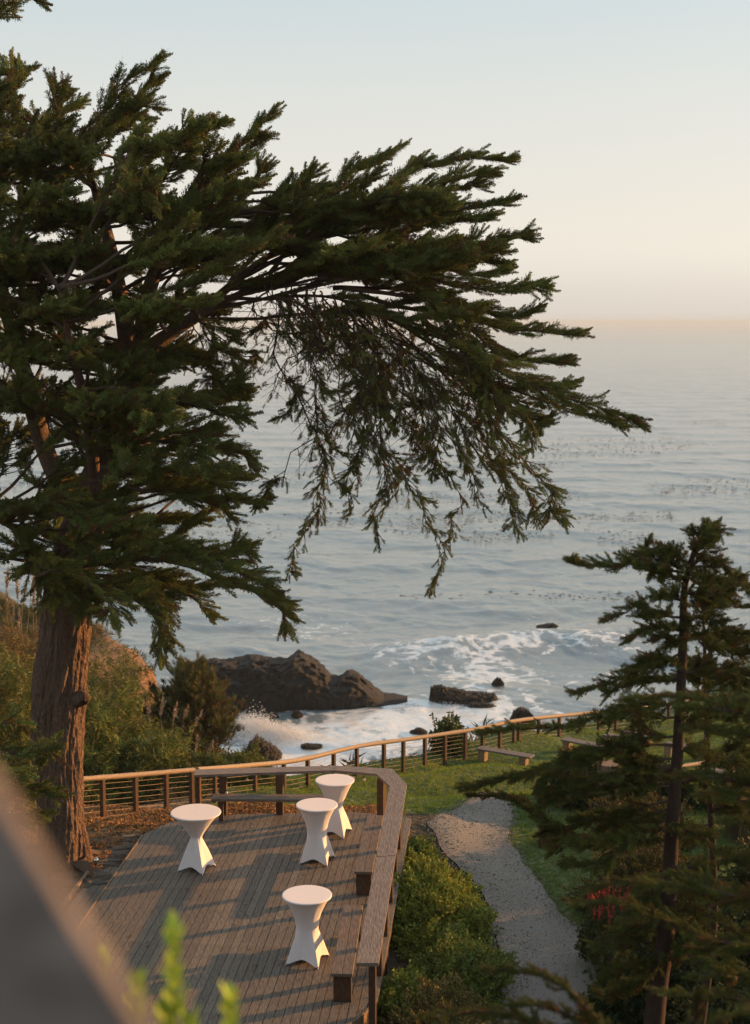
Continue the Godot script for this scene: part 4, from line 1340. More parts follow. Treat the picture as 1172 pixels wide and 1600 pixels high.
	while xf.size() < 9000:
		var zz := rf(-18.0, -31.2)
		var x := rf(0.8, 3.9)
		if not in_path(x, zz, 0.12):
			continue
		var edge := not in_path(x, zz, -0.18)
		if not edge and rng.randf() < 0.35:
			continue
		xf.append(Transform3D(Basis(rdir(), rf(0, 6)).scaled(Vector3.ONE * (rf(0.006, 0.016) if rng.randf() < 0.93 else rf(0.016, 0.034))), on_ground(x, zz, 0.05)))
		cl.append((Color(0.29, 0.262, 0.225) if rng.randf() < 0.93 else Color(0.16, 0.115, 0.07)) * rf(0.75, 1.2))
	tag(scatter("path_gravel", pb.mesh(leafy("grit", 0.95, 0.0)), xf, cl), "loose grit, stones and leaf litter strewn over the winding path", "gravel")
	# loose bark mulch left of the deck
	var mb := B.new()
	mb.box(Transform3D(Basis(Vector3(1, 1, 0).normalized(), 0.3), Vector3.ZERO), Vector3(0.09, 0.012, 0.025), 0.003)
	mb.box(Transform3D(Basis(Vector3(0, 1, 1).normalized(), 1.3), Vector3(0.02, 0.01, 0.03)), Vector3(0.06, 0.010, 0.02), 0.003)
	var mm := leafy("mulch", 0.9, 0.0)
	xf = []
	cl = []
	while xf.size() < 9000:
		var x := rf(-7.5, 0.2)
		var zz := rf(-31.5, -24.5)
		if zz > -26.2 and x > -4.9 or (zz > -28.0 and x > -4.0) or on_lawn(x, zz) > 0.4:
			continue
		if zz > -27.3 and rng.randf() < 0.75:
			continue
		xf.append(Transform3D(Basis((rdir() * Vector3(0.3, 1, 0.3)).normalized(), rf(0, TAU)).scaled(Vector3.ONE * rf(0.6, 1.5)), on_ground(x, zz, 0.03)))
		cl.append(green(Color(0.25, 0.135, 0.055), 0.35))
	tag(scatter("bark_mulch", mb.mesh(mm), xf, cl), "orange brown bark mulch between deck, cypress trunk and left fence", "mulch")
	# scrub over the hillside and the slope behind the fences
	xf = []
	cl = []
	while xf.size() < 22000:
		var x := rf(-32.0, 16.0)
		var zz := rf(-33.0, -100.0)
		var past := edge_z(x) - zz
		if (x > -4.0 and past < 0.3) or past > 14.0 or (x > -4.0 and past > 3.5):
			continue
		if x < -4.0 and x > -18.5 and zz < -56.0 and past > -16.0 and rng.randf() < 0.92:
			continue
		if nz.get_noise_2d(x * 8.0, zz * 8.0) < -0.12 and rng.randf() < 0.8:
			continue
		xf.append(Transform3D(basis_to(Vector3.UP + rdir() * 0.6, rf(0, TAU)).scaled(Vector3.ONE * rf(1.4, 3.6)), on_ground(x, zz, rf(0.0, 0.25))))
		var k := clampf(0.5 + nz2.get_noise_2d(x * 3.0, zz * 3.0) * 2.0, 0, 1)
		cl.append(green(Color(0.085, 0.095, 0.03).lerp(Color(0.17, 0.125, 0.055), k), 0.3))
	tag(scatter("hillside_scrub", LEAF.strip, xf, cl), "olive and straw coloured scrub covering the slopes behind the fences", "scrub")
	# out-of-focus leafy shoots just in front of the lens
	t = thing("leafy_shoots", "blurred bright green leafy shoots poking up at the bottom left, close to the lens", "plant", at(275, 1700, 2.9))
	for s in [[272, 1660, 272, 1462], [357, 1680, 360, 1560], [214, 1670, 214, 1535], [240, 1690, 262, 1580], [168, 1640, 166, 1488], [300, 1690, 296, 1590]]:
		var p0 := at(s[0], s[1], 2.9) - t.position
		var p1 := at(s[2], s[3], 2.9) - t.position
		var st := B.new()
		st.tube([p0, p0.lerp(p1, 0.5), p1], [0.003, 0.0025, 0.0015], 6, Color(0.14, 0.17, 0.05))
		part("stem", st, M.leaves, t)
		var l := p0.distance_to(p1)
		var n := int(l / 0.0095)
		for i in n:
			var f := (i + 0.5) / n
			var a := i * 2.4
			var od := Vector3(cos(a), 0, sin(a))
			var d := (od + Vector3.UP * lerpf(0.7, 2.2, f)).normalized()
			var q := p0.lerp(p1, f)
			var ll := rf(0.045, 0.062) * (0.65 if s[3] == 1488 else 1.0)
			var x := Vector3(-od.z, 0, od.x) * ll * 0.24
			var lb := B.new()
			var rows := []
			for k in 5:
				var w := sin(PI * (0.08 + 0.92 * k / 4.0))
				var c := q + d * ll * k / 4.0 - Vector3.UP * 0.004 * k * k / 16.0
				rows.append(PackedVector3Array([c - x * w, c - od * 0.0015, c + x * w]))
			lb.surf(rows, false, false, Color(0.32, 0.42, 0.06) * rf(0.8, 1.2))
			part("leaf", lb, M.leaves, t)


# ---------------------------------------------------------------- deck, rail, benches, fences
const TURN := 0.0873
var RIGHT := Vector3(cos(TURN), 0, sin(TURN))
var FWD := Vector3(sin(TURN), 0, -cos(TURN))
var DO := Vector3(-0.05, 0, -19.8)

func dk(v: float, u: float, y := 0.0) -> Vector3:
	return DO + RIGHT * v + FWD * u + Vector3(0, y, 0)


func near_u(v: float) -> float:
	var t := clampf(-v / 4.6, 0.0, 1.0)
	return 0.05 - 2.25 * sqrt(1.0 - (1.0 - t) * (1.0 - t)) + (0.0 if v < 0.0 else 0.0)


func far_u(v: float) -> float:
	var e := [[-4.9, 6.5], [-4.6, 7.16], [-3.7, 7.64], [-2.16, 7.92], [-1.14, 8.06], [-0.4, 7.98], [0.0, 7.85], [0.3, 7.6]]
	for i in e.size() - 1:
		if v <= e[i + 1][0]:
			return lerpf(e[i][1], e[i + 1][1], clampf((v - e[i][0]) / (e[i + 1][0] - e[i][0]), 0, 1))
	return 7.6


func deck() -> void:
	# node turned so that local -z runs along the boards
	var t := thing("wooden_deck", "weathered grey timber deck with a curved near edge, standing tables on it", "deck", DO, -TURN)
	var v := -4.9
	var bw := 0.128
	var k := 0
	while v < 0.02:
		var b := B.new()
		var w := bw - 0.009
		var dy := rf(-0.003, 0.003)
		var splits := [near_u(v + w / 2.0)]
		var cut := rf(1.0, 6.5)
		if rng.randf() < 0.6:
			splits.append(cut)
		splits.append(1e9)
		for s in splits.size() - 1:
			b = B.new()
			var u00: float = near_u(v) if s == 0 else splits[s] + 0.004
			var u01: float = near_u(v + w) if s == 0 else splits[s] + 0.004
			var u10: float = far_u(v) if splits[s + 1] > 100.0 else splits[s + 1]
			var u11: float = far_u(v + w) if splits[s + 1] > 100.0 else splits[s + 1]
			var p := []
			for y in [-0.035, 0.0]:
				p.append(Vector3(v, y + dy, -u00))
				p.append(Vector3(v + w, y + dy, -u01))
				p.append(Vector3(v + w, y + dy, -u11))
				p.append(Vector3(v, y + dy, -u10))
			b.hexa(p)
			part("board", b, M["deck%d" % (rng.randi() % 4)], t)
		v += bw
		k += 1
	# frame under the boards
	var jb := B.new()
	for u in [0.3, 1.4, 2.5, 3.6, 4.7, 5.8, 6.9]:
		jb.box(Transform3D(Basis(), Vector3(-2.4, -0.13, -u)), Vector3(4.7, 0.18, 0.05), 0.004)
	part("joist", jb, M.fence_post, t).set_meta("kind", "stuff")
	# the bent fascia along the curved near edge and the straight ones at left and right
	var rows := [PackedVector3Array(), PackedVector3Array(), PackedVector3Array(), PackedVector3Array()]
	for i in 40:
		var tt := i / 39.0
		var vv := 0.02 - 2.6 * pow(tt, 1.6)
		var c := Vector3(vv, 0, -near_u(vv))
		var nx := Vector3(0.75 * (1.0 - tt), 0, 0.3 + tt).normalized()
		rows[0].append(c + Vector3(0, 0.012, 0))
		rows[1].append(c + nx * 0.03 + Vector3(0, 0.012, 0))
		rows[2].append(c + nx * 0.03 + Vector3(0, -0.26, 0))
		rows[3].append(c + Vector3(0, -0.26, 0))
	var fb := B.new()
	for i in 3:
		for j in 39:
			var m: Vector3 = (rows[1][j] + rows[3][j + 1]) / 2.0 + (rows[3][j] - rows[2][j]) * 0.2
			fb.facing(rows[i][j], rows[i][j + 1], rows[i + 1][j + 1], m)
			fb.facing(rows[i][j], rows[i + 1][j + 1], rows[i + 1][j], m)
	part("curved_fascia", fb, M.edge_board, t)
	fb = B.new()
	fb.box(Transform3D(Basis(), Vector3(-4.93, -0.10, -2.2)), Vector3(0.035, 0.22, 8.4), 0.004)
	part("side_fascia", fb, M.edge_board, t)
	fb = B.new()
	fb.box(Transform3D(Basis(), Vector3(0.045, -0.14, -3.9)), Vector3(0.035, 0.24, 7.6), 0.004)
	part("side_fascia", fb, M.post_wood, t)
	# fallen leaves and twigs
	var lb := B.new()
	lb.facing(Vector3(-0.02, 0.006, 0), Vector3(0, 0.012, 0.008), Vector3(0.022, 0.005, 0.002), Vector3(0, -1, 0), Color.WHITE)
	lb.facing(Vector3(-0.02, 0.006, 0), Vector3(0.003, 0.010, -0.009), Vector3(0.022, 0.005, 0.002), Vector3(0, -1, 0), Color.WHITE)
	lb.tube([Vector3(-0.03, 0.004, 0.02), Vector3(0.0, 0.009, 0.03), Vector3(0.04, 0.004, 0.024)], [0.002, 0.002, 0.001], 3)
	var xf := []
	var cl := []
	for i in 420:
		var q := dk(rf(-4.8, 0.0), rf(-1.5, 7.4))
		xf.append(Transform3D(Basis(Vector3.UP, rf(0, TAU)).scaled(Vector3.ONE * rf(0.5, 1.6)), q + Vector3.UP * 0.004))
		cl.append([Color(0.20, 0.12, 0.05), Color(0.07, 0.05, 0.03), Color(0.30, 0.24, 0.17)][rng.randi() % 3])
	tag(scatter("fallen_leaves", lb.mesh(M.dry), xf, cl), "dry leaves and bits of twig strewn over the deck boards", "leaves")
	# the lower step left of the deck
	t = thing("deck_step", "lower plank step with a pale raised edge along the left side of the deck", "step", DO, -TURN)
	for i in 3:
		fb = B.new()
		fb.box(Transform3D(Basis(), Vector3(-5.06 - i * 0.135, -0.12, -2.6)), Vector3(0.128, 0.04, 5.0), 0.004)
		part("board", fb, M["deck%d" % i], t)
	fb = B.new()
	fb.box(Transform3D(Basis(), Vector3(-5.49, -0.10, -2.5)), Vector3(0.06, 0.12, 4.8), 0.012)
	part("edge_board", fb, M.edge_board, t)
	# flagstones
	for q in [["large flat flagstone touching the deck's left edge, middle of the three", 207, 1327, 0.44, 0.36], ["flagstone nearest the deck step, lowest of the three", 188, 1347, 0.46, 0.17], ["flagstone by the far left deck corner, highest of the three", 216, 1309, 0.36, 0.2], ["rough flagstone at the foot of the cypress trunk left of the step", 128, 1372, 0.5, 0.45]]:
		var c := at(q[1], q[2], 26.0)
		var dd := 26.0
		for it in 5:
			c = at(q[1], q[2], dd)
			dd *= (CAM_H - ground(c.x, c.z) - 0.05) / (CAM_H - c.y)
		var st := thing("flagstone", q[0], "flagstone", Vector3(c.x, ground(c.x, c.z), c.z))
		fb = B.new()
		var r1 := []
		for lv in [[1.0, -0.1], [1.0, 0.035], [0.94, 0.06], [0.0, 0.065]]:
			var line := PackedVector3Array()
			for j in 26:
				var a := TAU * j / 26.0
				var rr: float = (1.0 + nz.get_noise_2d(cos(a) * 60.0 + q[1] * 7.0, sin(a) * 60.0) * 0.55) * lv[0]
				line.append(Vector3(cos(a) * q[3] * rr, lv[1] + nz2.get_noise_2d(cos(a) * 90.0 * lv[0], sin(a) * 90.0) * 0.012, sin(a) * q[4] * rr))
			r1.append(line)
		fb.surf(r1, true, true)
		part("slab", fb, M.flagstone, st)


func prism(b: B, a: Vector3, c: Vector3, e: Vector3, f: Vector3, th: float) -> void:
	b.hexa([a - Vector3(0, th, 0), c - Vector3(0, th, 0), e - Vector3(0, th, 0), f - Vector3(0, th, 0), a, c, e, f])


func upright(parent: Node, called: String, p: Vector3, top: float, bottom: float, w: float, dth: float, m: Material, turn := -TURN) -> void:
	var b := B.new()
	b.box(Transform3D(Basis(Vector3.UP, turn), Vector3(p.x, (top + bottom) / 2.0, p.z)), Vector3(w, top - bottom, dth), 0.006)
	part(called, b, m, parent)


func rail() -> void:
	var t := thing("deck_railing", "broad timber railing with a flat weathered cap bent round the deck's far right corner", "railing")
	var h := 0.85
	var A := [Vector3(-0.26, h, -19.2), Vector3(0.28, h, -26.96), Vector3(0.03, h, -27.71), Vector3(-0.82, h, -27.94), Vector3(-3.54, h, -27.63)]
	var C := [Vector3(0.05, h, -19.2), Vector3(0.61, h, -27.07), Vector3(0.34, h, -28.04), Vector3(-0.79, h, -28.25), Vector3(-3.57, h, -28.0)]
	for i in 4:
		# each run of the cap is two planks wide, mitred where it bends
		for s in 2:
			var a0: Vector3 = A[i].lerp(C[i], s * 0.505)
			var a1: Vector3 = A[i].lerp(C[i], 0.495 + s * 0.505)
			var c0: Vector3 = A[i + 1].lerp(C[i + 1], s * 0.505)
			var c1: Vector3 = A[i + 1].lerp(C[i + 1], 0.495 + s * 0.505)
			var dir := (c0 - a0).normalized() * 0.0025
			if i == 0:
				# the long run is laid in two lengths
				for q in [[0.0, 0.52], [0.5225, 1.0]]:
					var b := B.new()
					prism(b, a0.lerp(c0, q[0]), a0.lerp(c0, q[1]) - dir, a1.lerp(c1, q[1]) - dir, a1.lerp(c1, q[0]), 0.05)
					part("cap_board", b, M.cap_wood, t)
			else:
				var b := B.new()
				prism(b, a0 + dir, c0 - dir, c1 - dir, a1 + dir, 0.05)
				part("cap_board", b, M.cap_wood_across if i > 1 else M.cap_wood, t)
	# uprights on the right, outside the deck
	for s in [0.012, 0.18, 0.36, 0.53, 0.69, 0.85]:
		var p: Vector3 = A[0].lerp(A[1], s).lerp(C[0].lerp(C[1], s), 0.70)
		p.z -= 0.06
		upright(t, "post", p, h - 0.052, ground(p.x, p.z) - 0.1, 0.10, 0.13, M.post_wood)
	# far side
	upright(t, "post", Vector3(0.13, 0, -27.62), h - 0.052, -0.3, 0.14, 0.14, M.post_wood, -0.5)
	upright(t, "post", Vector3(-1.88, 0, -27.82), h - 0.052, -0.3, 0.14, 0.12, M.post_wood)
	upright(t, "post", Vector3(-2.99, 0, -27.80), h - 0.052, -0.3, 0.14, 0.12, M.post_wood)
	upright(t, "post", Vector3(-3.50, 0, -27.90), h - 0.052, -0.4, 0.09, 0.09, M.post_wood)
	# small bulbs clipped under the far cap
	for q in [[386, 1217, 27.9], [354, 1238, 27.7], [553, 1214, 27.9], [569, 1217, 27.9], [528, 1213, 27.95]]:
		var p := at(q[0], q[1], q[2])
		var b := B.new()
		b.tube([p + Vector3(0, 0.05, 0), p + Vector3(0, 0.02, 0)], [0.014, 0.014], 8, Color.WHITE, true)
		var bulb := part("bulb_socket", b, M.lamp_dark, t)
		b = B.new()
		b.tube([p + Vector3(0, 0.022, 0), p + Vector3(0, 0.005, 0), p - Vector3(0, 0.02, 0), p - Vector3(0, 0.04, 0), p - Vector3(0, 0.046, 0)], [0.012, 0.024, 0.03, 0.018, 0.002], 10)
		part("bulb", b, M.bulb_glass, bulb)
	# benches
	var bench := func(label: String, c0: Vector3, c1: Vector3, w: float, ends: Array, m: Material) -> void:
		var mid := (c0 + c1) / 2.0
		var dir := (c1 - c0).normalized()
		var turn := atan2(-dir.x, -dir.z)
		var o := thing("deck_bench", label, "bench", Vector3(mid.x, 0, mid.z), turn)
		var l := c0.distance_to(c1)
		for s in 2:
			var b := B.new()
			b.box(Transform3D(Basis(), Vector3((s - 0.5) * (w / 2.0), 0.425, 0)), Vector3(w / 2.0 - 0.004, 0.05, l), 0.006)
			part("seat_plank", b, m, o)
		for e in ends:
			var b := B.new()
			b.box(Transform3D(Basis(), Vector3(0, 0.2, l * (0.5 - e))), Vector3(w - 0.05, 0.398, 0.11), 0.006)
			part("leg", b, M.post_wood, o)
	bench.call("timber bench along the right rail, the nearer one", Vector3(-0.47, 0, -19.72), Vector3(-0.345, 0, -22.2), 0.31, [0.045, 0.9], M.seat_wood)
	bench.call("timber bench along the right rail, the farther one by the back table", Vector3(-0.20, 0, -23.6), Vector3(0.01, 0, -26.45), 0.31, [0.05, 0.9], M.seat_wood)
	# the bench along the far rail rests on brackets
	var o := thing("deck_bench", "long timber bench in front of the far rail behind the left table", "bench", Vector3(-2.05, 0, -27.5), PI / 2.0 - 0.03)
	for s in 2:
		var b := B.new()
		b.box(Transform3D(Basis(), Vector3((s - 0.5) * 0.17, 0.43, 0)), Vector3(0.165, 0.055, 2.25), 0.006)
		part("seat_plank", b, M.seat_wood, o)
	for zz in [0.93, -0.95]:
		var b := B.new()
		b.box(Transform3D(Basis(), Vector3(-0.08, 0.19, zz)), Vector3(0.10, 0.37, 0.09), 0.006)
		part("leg", b, M.post_wood, o)
		b = B.new()
		b.box(Transform3D(Basis(), Vector3(0.0, 0.375, zz)), Vector3(0.32, 0.05, 0.1), 0.006)
		part("bracket", b, M.post_wood, o)


func table(label: String, where: Vector3, turn: float, rt: float, waist: float, wh: float, foot: float) -> void:
	var t := thing("cocktail_table", label, "cocktail table", where, turn, "white clothed cocktail tables on the deck")
	var H := 1.05
	var N := 96
	var rows := []
	for i in 41:
		var s := i / 40.0                 # 0 at the hem, 1 under the top
		var line := PackedVector3Array()
		for j in N:
			var a := TAU * j / N
			var ph := fposmod(a + PI / 4.0, PI / 2.0) - PI / 4.0       # 0 at a foot
			var sq: float = foot * cos(PI / 4.0) / cos(PI / 4.0 - absf(ph))
			var chord := absf(ph) / (PI / 4.0)
			sq *= 1.0 - 0.10 * pow(chord, 1.2)
			var hem := 0.10 * pow(sin(chord * PI / 2.0), 0.75)
			var y := lerpf(hem, H - 0.028, s)
			var q := y / H
			var r := 0.0
			if q > wh:
				var k := (q - wh) / (1.0 - wh)
				r = waist + (rt - 0.006 - waist) * pow(k, 1.2 if waist < 0.15 else 1.75)
			else:
				var k := 1.0 - q / wh
				var e := pow(k, 1.05 if waist < 0.15 else 1.35)
				r = lerpf(waist * lerpf(1.0, cos(PI / 4.0) / cos(PI / 4.0 - absf(ph)) * 1.22, minf(1.0, k * 2.0)), sq, e)
			# slight drag folds in the stretch cloth
			r += (0.003 * sin(a * 9.0 + y * 6.0) + 0.010 * nz.get_noise_3d(cos(a) * 70.0 + where.x * 50.0, y * 25.0, sin(a) * 70.0)) * (1.0 - absf(q - wh)) * (1.0 if q < 0.9 else 0.0)
			line.append(Vector3(cos(a) * r, y, sin(a) * r))
		rows.append(line)
	var b := B.new()
	b.surf(rows, true, true)
	part("skirt", b, M.cloth, t)
	rows = []
	for lv in [[rt - 0.008, H - 0.030], [rt, H - 0.024], [rt + 0.001, H - 0.012], [rt - 0.003, H - 0.003], [rt - 0.014, H], [rt * 0.6, H - 0.002], [rt * 0.3, H - 0.003], [0.0, H - 0.003]]:
		var line := PackedVector3Array()
		for j in 64:
			var a := TAU * j / 64.0
			line.append(Vector3(cos(a) * lv[0], lv[1], sin(a) * lv[0]))
		rows.append(line)
	b = B.new()
	b.surf(rows, true, true)
	part("top_cover", b, M.cloth, t)
	for k in 4:
		var a := TAU * k / 4.0
		b = B.new()
		b.tube([Vector3(cos(a), 0, sin(a)) * (foot - 0.035) + Vector3(0, 0.001, 0), Vector3(cos(a), 0, sin(a)) * (foot - 0.035) + Vector3(0, 0.03, 0)], [0.02, 0.02], 10, Color.WHITE, true)
		part("foot", b, M.foot, t)


func fence_run(called: String, label: String, top: Array, posts: Array, wires: int, gap: float, post_h: float, rail_r: float, ends: Array = []) -> void:
	var t := thing(called, label, "fence")
	var P := []
	for q in top:
		P.append(at(q[0], q[1], q[2]))
	var c := curve(P, 40)
	var wob := []
	for i in c.size():
		wob.append(rail_r * (1.0 + nz.get_noise_1d(i * 40.0) * 0.15))
	# the top rail, in lengths laid end to end
	var n := 4
	for k in n:
		var b := B.new()
		var lo := k * 40 / n
		var hi := (k + 1) * 40 / n
		b.tube(c.slice(lo, hi + 1), wob.slice(lo, hi + 1), 10, Color.WHITE, true)
		part("top_rail", b, M.log_wood, t)
	for px in posts:
		# find the spot on the rail that stands in that direction
		var best := 0.0
		var err := 1e9
		for i in 401:
			var f := i / 400.0 * 40.0
			var k := mini(int(f), 39)
			var q: Vector3 = c[k].lerp(c[k + 1], f - k)
			var dq := -q.z * cos(PITCH) - (q.y - CAM_H) * sin(PITCH)
			var e := absf(586.0 + F * q.x / dq - px)
			if e < err:
				err = e
				best = f
		var k := mini(int(best), 39)
		var q: Vector3 = c[k].lerp(c[k + 1], best - k)
		var dir: Vector3 = c[k + 1] - c[k]
		var b := B.new()
		b.box(Transform3D(Basis(Vector3.UP, atan2(-dir.z, dir.x)), Vector3(q.x, q.y - 0.03 - (post_h + 0.25) / 2.0, q.z)), Vector3(0.095, post_h + 0.25, 0.095), 0.006)
		part("post", b, M.fence_post, t)
	for w in wires:
		var b := B.new()
		var wp := []
		for q in c:
			wp.append(q - Vector3(0, 0.13 + w * gap, 0))
		var rr := []
		rr.resize(wp.size())
		rr.fill(0.0045)
		b.tube(wp, rr, 4)
		part("wire", b, M.cable, t)


func fences() -> void:
	fence_run("wire_fence", "timber and wire fence behind the deck, from the cypress trunk to the deck rail", [[60, 1223, 27.6], [120, 1218, 28.5], [210, 1211, 30.0], [303, 1203, 31.5]], [112, 160, 211, 259, 299], 7, 0.118, 1.0, 0.055)
	fence_run("wire_fence", "long timber and wire fence curving along the seaward edge of the lawn", [[308, 1202.5, 31.6], [390, 1196, 33.8], [470, 1187, 36], [560, 1166, 38.5], [631, 1156, 40], [700, 1146, 41.5], [745, 1139, 42.4], [808, 1126, 44], [880, 1118, 46], [955, 1111, 48], [1030, 1102, 50.5], [1112, 1088, 53]], [309, 335, 398, 443, 480, 522, 558, 600, 631, 664, 696, 727, 754, 782, 803, 811, 842, 875, 907, 935, 962, 990, 1018, 1045, 1070, 1092, 1110], 7, 0.118, 1.0, 0.06)
	fence_run("wire_fence", "nearer wire fence at the right edge, half hidden by the young cypresses", [[1000, 1211, 37], [1050, 1200, 37.8], [1100, 1192, 38.7], [1169, 1181, 40], [1230, 1172, 41]], [1008, 1050, 1095, 1125, 1158, 1195], 6, 0.12, 0.95, 0.055)
	# thin dark pole on from the end of the long fence
	fence_run("wire_fence", "thin dark rail running on from the long fence to the right edge", [[1112, 1089, 53], [1145, 1084, 53.5], [1200, 1078, 54]], [1140, 1180], 0, 0.1, 1.2, 0.04)


func seat_spot(q: Array) -> Vector3:                     # where a seat 0.42 m above the lawn stands in that direction
	var d := 30.0
	var p := at(q[0], q[1], d)
	while d < 62.0 and p.y > ground(p.x, p.z) + 0.42:
		d += 0.1
		p = at(q[0], q[1], d)
	return p


func lawn_benches() -> void:
	for q in [["plank bench at the left end of the lawn, nearest the deck", [748, 1167, 41.0], [832, 1181, 38.6]], ["plank bench on the lawn, second from the left, longest in view", [880, 1153, 43.0], [968, 1170, 40.2]], ["plank bench behind the second lawn bench, partly hidden by cypress boughs", [946, 1146, 45.6], [992, 1156, 43.4]], ["farthest plank bench near the end of the long fence", [973, 1141, 47.6], [1018, 1150, 45.5]], ["plank bench right of the cypress trunk before the nearer wire fence", [1098, 1198, 38.3], [1150, 1212, 36.4]], ["plank bench behind the slender cypress trunk", [1040, 1160, 43.8], [1110, 1172, 41.5]]]:
		var a := seat_spot(q[1])
		var c := at(q[2][0], q[2][1], 10.0)
		c = Vector3(0, CAM_H, 0) + (c - Vector3(0, CAM_H, 0)) * ((CAM_H - a.y) / (CAM_H - c.y))
		if c.distance_to(a) > 3.4:
			c = a + (c - a).normalized() * 3.4
		var mid := (a + c) / 2.0
		var d := (c - a)
		var o := thing("lawn_bench", q[0], "bench", Vector3(mid.x, minf(ground(a.x, a.z), ground(c.x, c.z)), mid.z), atan2(-d.z, d.x), "backless plank benches on the lawn")
		var l := Vector2(d.x, d.z).length()
		var top := maxf(mid.y - o.position.y, 0.36)
		for s in 2:
			var b := B.new()
			b.box(Transform3D(Basis(), Vector3(0, top - 0.03, (s - 0.5) * 0.17)), Vector3(l, 0.055, 0.164), 0.006)
			part("seat_plank", b, M.bench_top, o)
		for s in [-0.42, 0.34]:
			var b := B.new()
			b.box(Transform3D(Basis(), Vector3(l * s, (top - 0.06) / 2.0 - 0.1, 0)), Vector3(0.22, top + 0.14, 0.25), 0.012)
			part("leg", b, M.bench_leg, o)


func small_things() -> void:
	# tables
	table("white clothed cocktail table with the widest top and a pinched waist, at the left", Vector3(-3.17, 0, -24.9), 0.42, 0.445, 0.10, 0.56, 0.36)
	table("white clothed cocktail table in front of the farthest one, near the deck's far edge", Vector3(-1.045, 0, -25.3), 0.55, 0.375, 0.178, 0.50, 0.375)
	table("white clothed cocktail table farthest back, partly hidden by another table", Vector3(-0.76, 0, -26.72), 0.5, 0.37, 0.142, 0.52, 0.37)
	table("white clothed cocktail table nearest the camera, beside the nearer deck bench", Vector3(-1.03, 0, -21.15), 0.5, 0.378, 0.170, 0.50, 0.375)
	# garden light with a shiny round head at the foot of the trunk
	var p := at(150, 1352, 25.2)
	var t := thing("garden_light", "small garden light with a shiny round head at the step by the trunk", "garden light", Vector3(p.x, -0.12, p.z))
	var s := SphereMesh.new()
	s.radius = 0.055
	s.height = 0.11
	s.material = M.steel
	var head := part("globe", s, M.steel, t)
	head.position = Vector3(0, 0.16, 0)
	var b := B.new()
	b.tube([Vector3(0, -0.15, 0), Vector3(0, 0.08, 0), Vector3(0, 0.11, 0)], [0.018, 0.018, 0.04], 10, Color.WHITE, true)
	part("stake", b, M.lamp_dark, t)
	# two path lights right of the path
	for q in [["small path light with a flat round hat by the dark bush at the lawn end", 857, 1272, 29.6, 0.22], ["slim path light on a stake beside the path near the red flowers", 936, 1500, 22.0, 0.55]]:
		p = at(q[1], q[2], q[3])
		t = thing("path_light", q[0], "path light", on_ground(p.x, p.z))
		b = B.new()
		b.tube([Vector3(0, -0.1, 0), Vector3(0, q[4], 0)], [0.014, 0.012], 8, Color.WHITE, true)
		part("stake", b, M.lamp_dark, t)
		b = B.new()
		b.tube([Vector3(0, q[4] - 0.01, 0), Vector3(0, q[4] + 0.01, 0), Vector3(0, q[4] + 0.05, 0), Vector3(0, q[4] + 0.07, 0)], [0.10, 0.105, 0.05, 0.012], 16, Color.WHITE, true)
		part("hat", b, M.steel, t)
	# the sloping parapet right in front of the lens
	var prof := []
	for q in [[-360, 1060], [-180, 1110], [-70, 1150], [-3, 1228], [60, 1330], [126, 1440], [184, 1532], [232, 1612], [300, 1745]]:
		prof.append(at(q[0], q[1], 0.86))
	prof = curve(prof, 30)
	b = B.new()
	var rows := []
	for k in prof:
		var line := PackedVector3Array()
		var low := Vector3(k.x, 8.6, k.z)
		for q in [[-0.004, 0.011], [0.0, 0.008], [0.0, -0.008], [-0.004, -0.011]]:
			line.append(k + Vector3(0, q[0], q[1]))
		line.append(Vector3(low.x, minf(low.y, k.y - 0.05), low.z - 0.011))
		line.append(Vector3(low.x, minf(low.y, k.y - 0.05), low.z + 0.011))
		rows.append(line)
	b.surf(rows, true, true)
	tag(part("parapet", b, M.parapet), "blurred grey brown sloping parapet filling the lower left corner, close to the lens", "parapet")


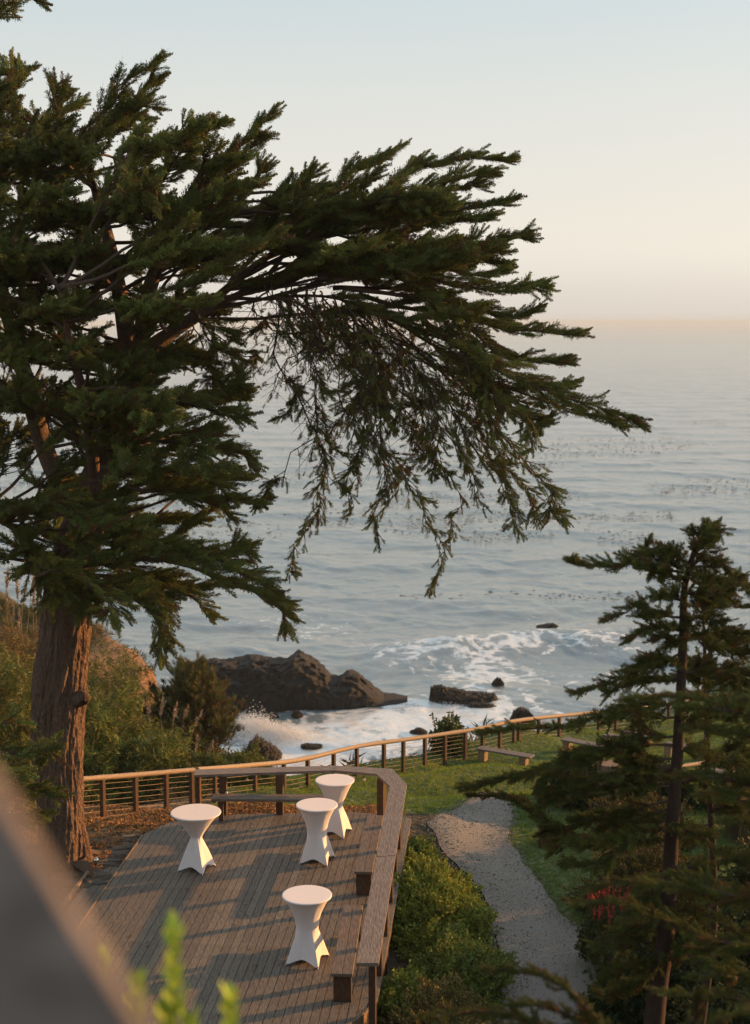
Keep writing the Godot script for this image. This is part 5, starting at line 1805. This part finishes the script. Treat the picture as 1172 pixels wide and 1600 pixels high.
func _ready() -> void:
	rng.seed = 20240611
	# ---- camera
	var cam := Camera3D.new()
	cam.name = "camera"
	add_child(cam)
	var ca := CameraAttributesPhysical.new()
	ca.frustum_focal_length = 34.2
	ca.frustum_near = 0.15
	ca.frustum_far = 80000.0
	ca.frustum_focus_distance = 25.5
	ca.exposure_aperture = 1.35
	cam.attributes = ca
	cam.position = Vector3(0, CAM_H, 0)
	cam.rotation = Vector3(-PITCH, 0, 0)
	cam.fov = 2.0 * rad_to_deg(atan(800.0 / F))
	cam.far = 80000.0
	cam.current = true
	# ---- sky: a clear evening, warm low on the sun's side
	var W := 720
	var Hh := 360
	var img := Image.create(W, Hh, false, Image.FORMAT_RGBF)
	var sun_az := deg_to_rad(66.0)
	for y in Hh:
		var el := PI / 2.0 - (y + 0.5) / Hh * PI
		for x in W:
			var az := (x + 0.5) / W * TAU
			var e := maxf(rad_to_deg(el), 0.0)
			var near_sun := 0.5 + 0.5 * cos(az - sun_az)
			var off := rad_to_deg(acos(clampf(cos(el) * cos(deg_to_rad(9.0)) * cos(az - sun_az) + sin(el) * sin(deg_to_rad(9.0)), -1.0, 1.0)))
			var c := Color(0.475, 0.432, 0.390).lerp(Color(0.575, 0.538, 0.470), smoothstep(0.0, 3.0, e))
			c = c.lerp(Color(0.530, 0.522, 0.482), smoothstep(2.5, 7.0, e))
			c = c.lerp(Color(0.405, 0.470, 0.490), smoothstep(5.5, 14.0, e))
			c = c.lerp(Color(0.365, 0.425, 0.495), smoothstep(12.0, 65.0, e))
			c *= (0.93 + 0.12 * near_sun) * 0.845
			if el > 0.0:
				c += Color(0.55, 0.40, 0.24) * exp(-off * off / 800.0)
			img.set_pixel(x, y, c)
	var sky := Sky.new()
	var pm := PanoramaSkyMaterial.new()
	pm.panorama = ImageTexture.create_from_image(img)
	sky.sky_material = pm
	var env := Environment.new()
	env.background_mode = Environment.BG_SKY
	env.sky = sky
	env.background_energy_multiplier = 1.0
	env.tonemap_mode = Environment.TONE_MAPPER_LINEAR
	env.tonemap_exposure = 1.75
	env.fog_enabled = true
	env.fog_density = 0.00017
	env.fog_light_color = Color(0.84, 0.915, 0.97)
	env.sdfgi_enabled = true
	env.ssao_enabled = true
	env.ssil_enabled = true
	var we := WorldEnvironment.new()
	we.name = "environment"
	we.environment = env
	add_child(we)
	var sun := DirectionalLight3D.new()
	sun.name = "sun"
	sun.light_energy = 1.6
	sun.light_color = Color(1.0, 0.72, 0.42)
	sun.light_angular_distance = 0.6
	sun.shadow_enabled = true
	var sel := deg_to_rad(11.5)
	var to_sun := Vector3(sin(sun_az) * cos(sel), sin(sel), -cos(sun_az) * cos(sel))
	add_child(sun)
	sun.look_at_from_position(Vector3(0, 60, 0) + to_sun, Vector3(0, 60, 0), Vector3.UP)
	# ---- noises
	nz.seed = 11
	nz.frequency = 0.02
	nz2.seed = 12
	nz2.frequency = 0.03
	ridge.seed = 13
	ridge.frequency = 0.05
	ridge.fractal_type = FastNoiseLite.FRACTAL_RIDGED
	terrain_points()
	materials()
	make_pieces()
	# ---- setting, then things
	build_ground()
	build_sea()
	rocks()
	deck()
	rail()
	fences()
	lawn_benches()
	small_things()
	big_cypress()
	right_trees()
	plants()
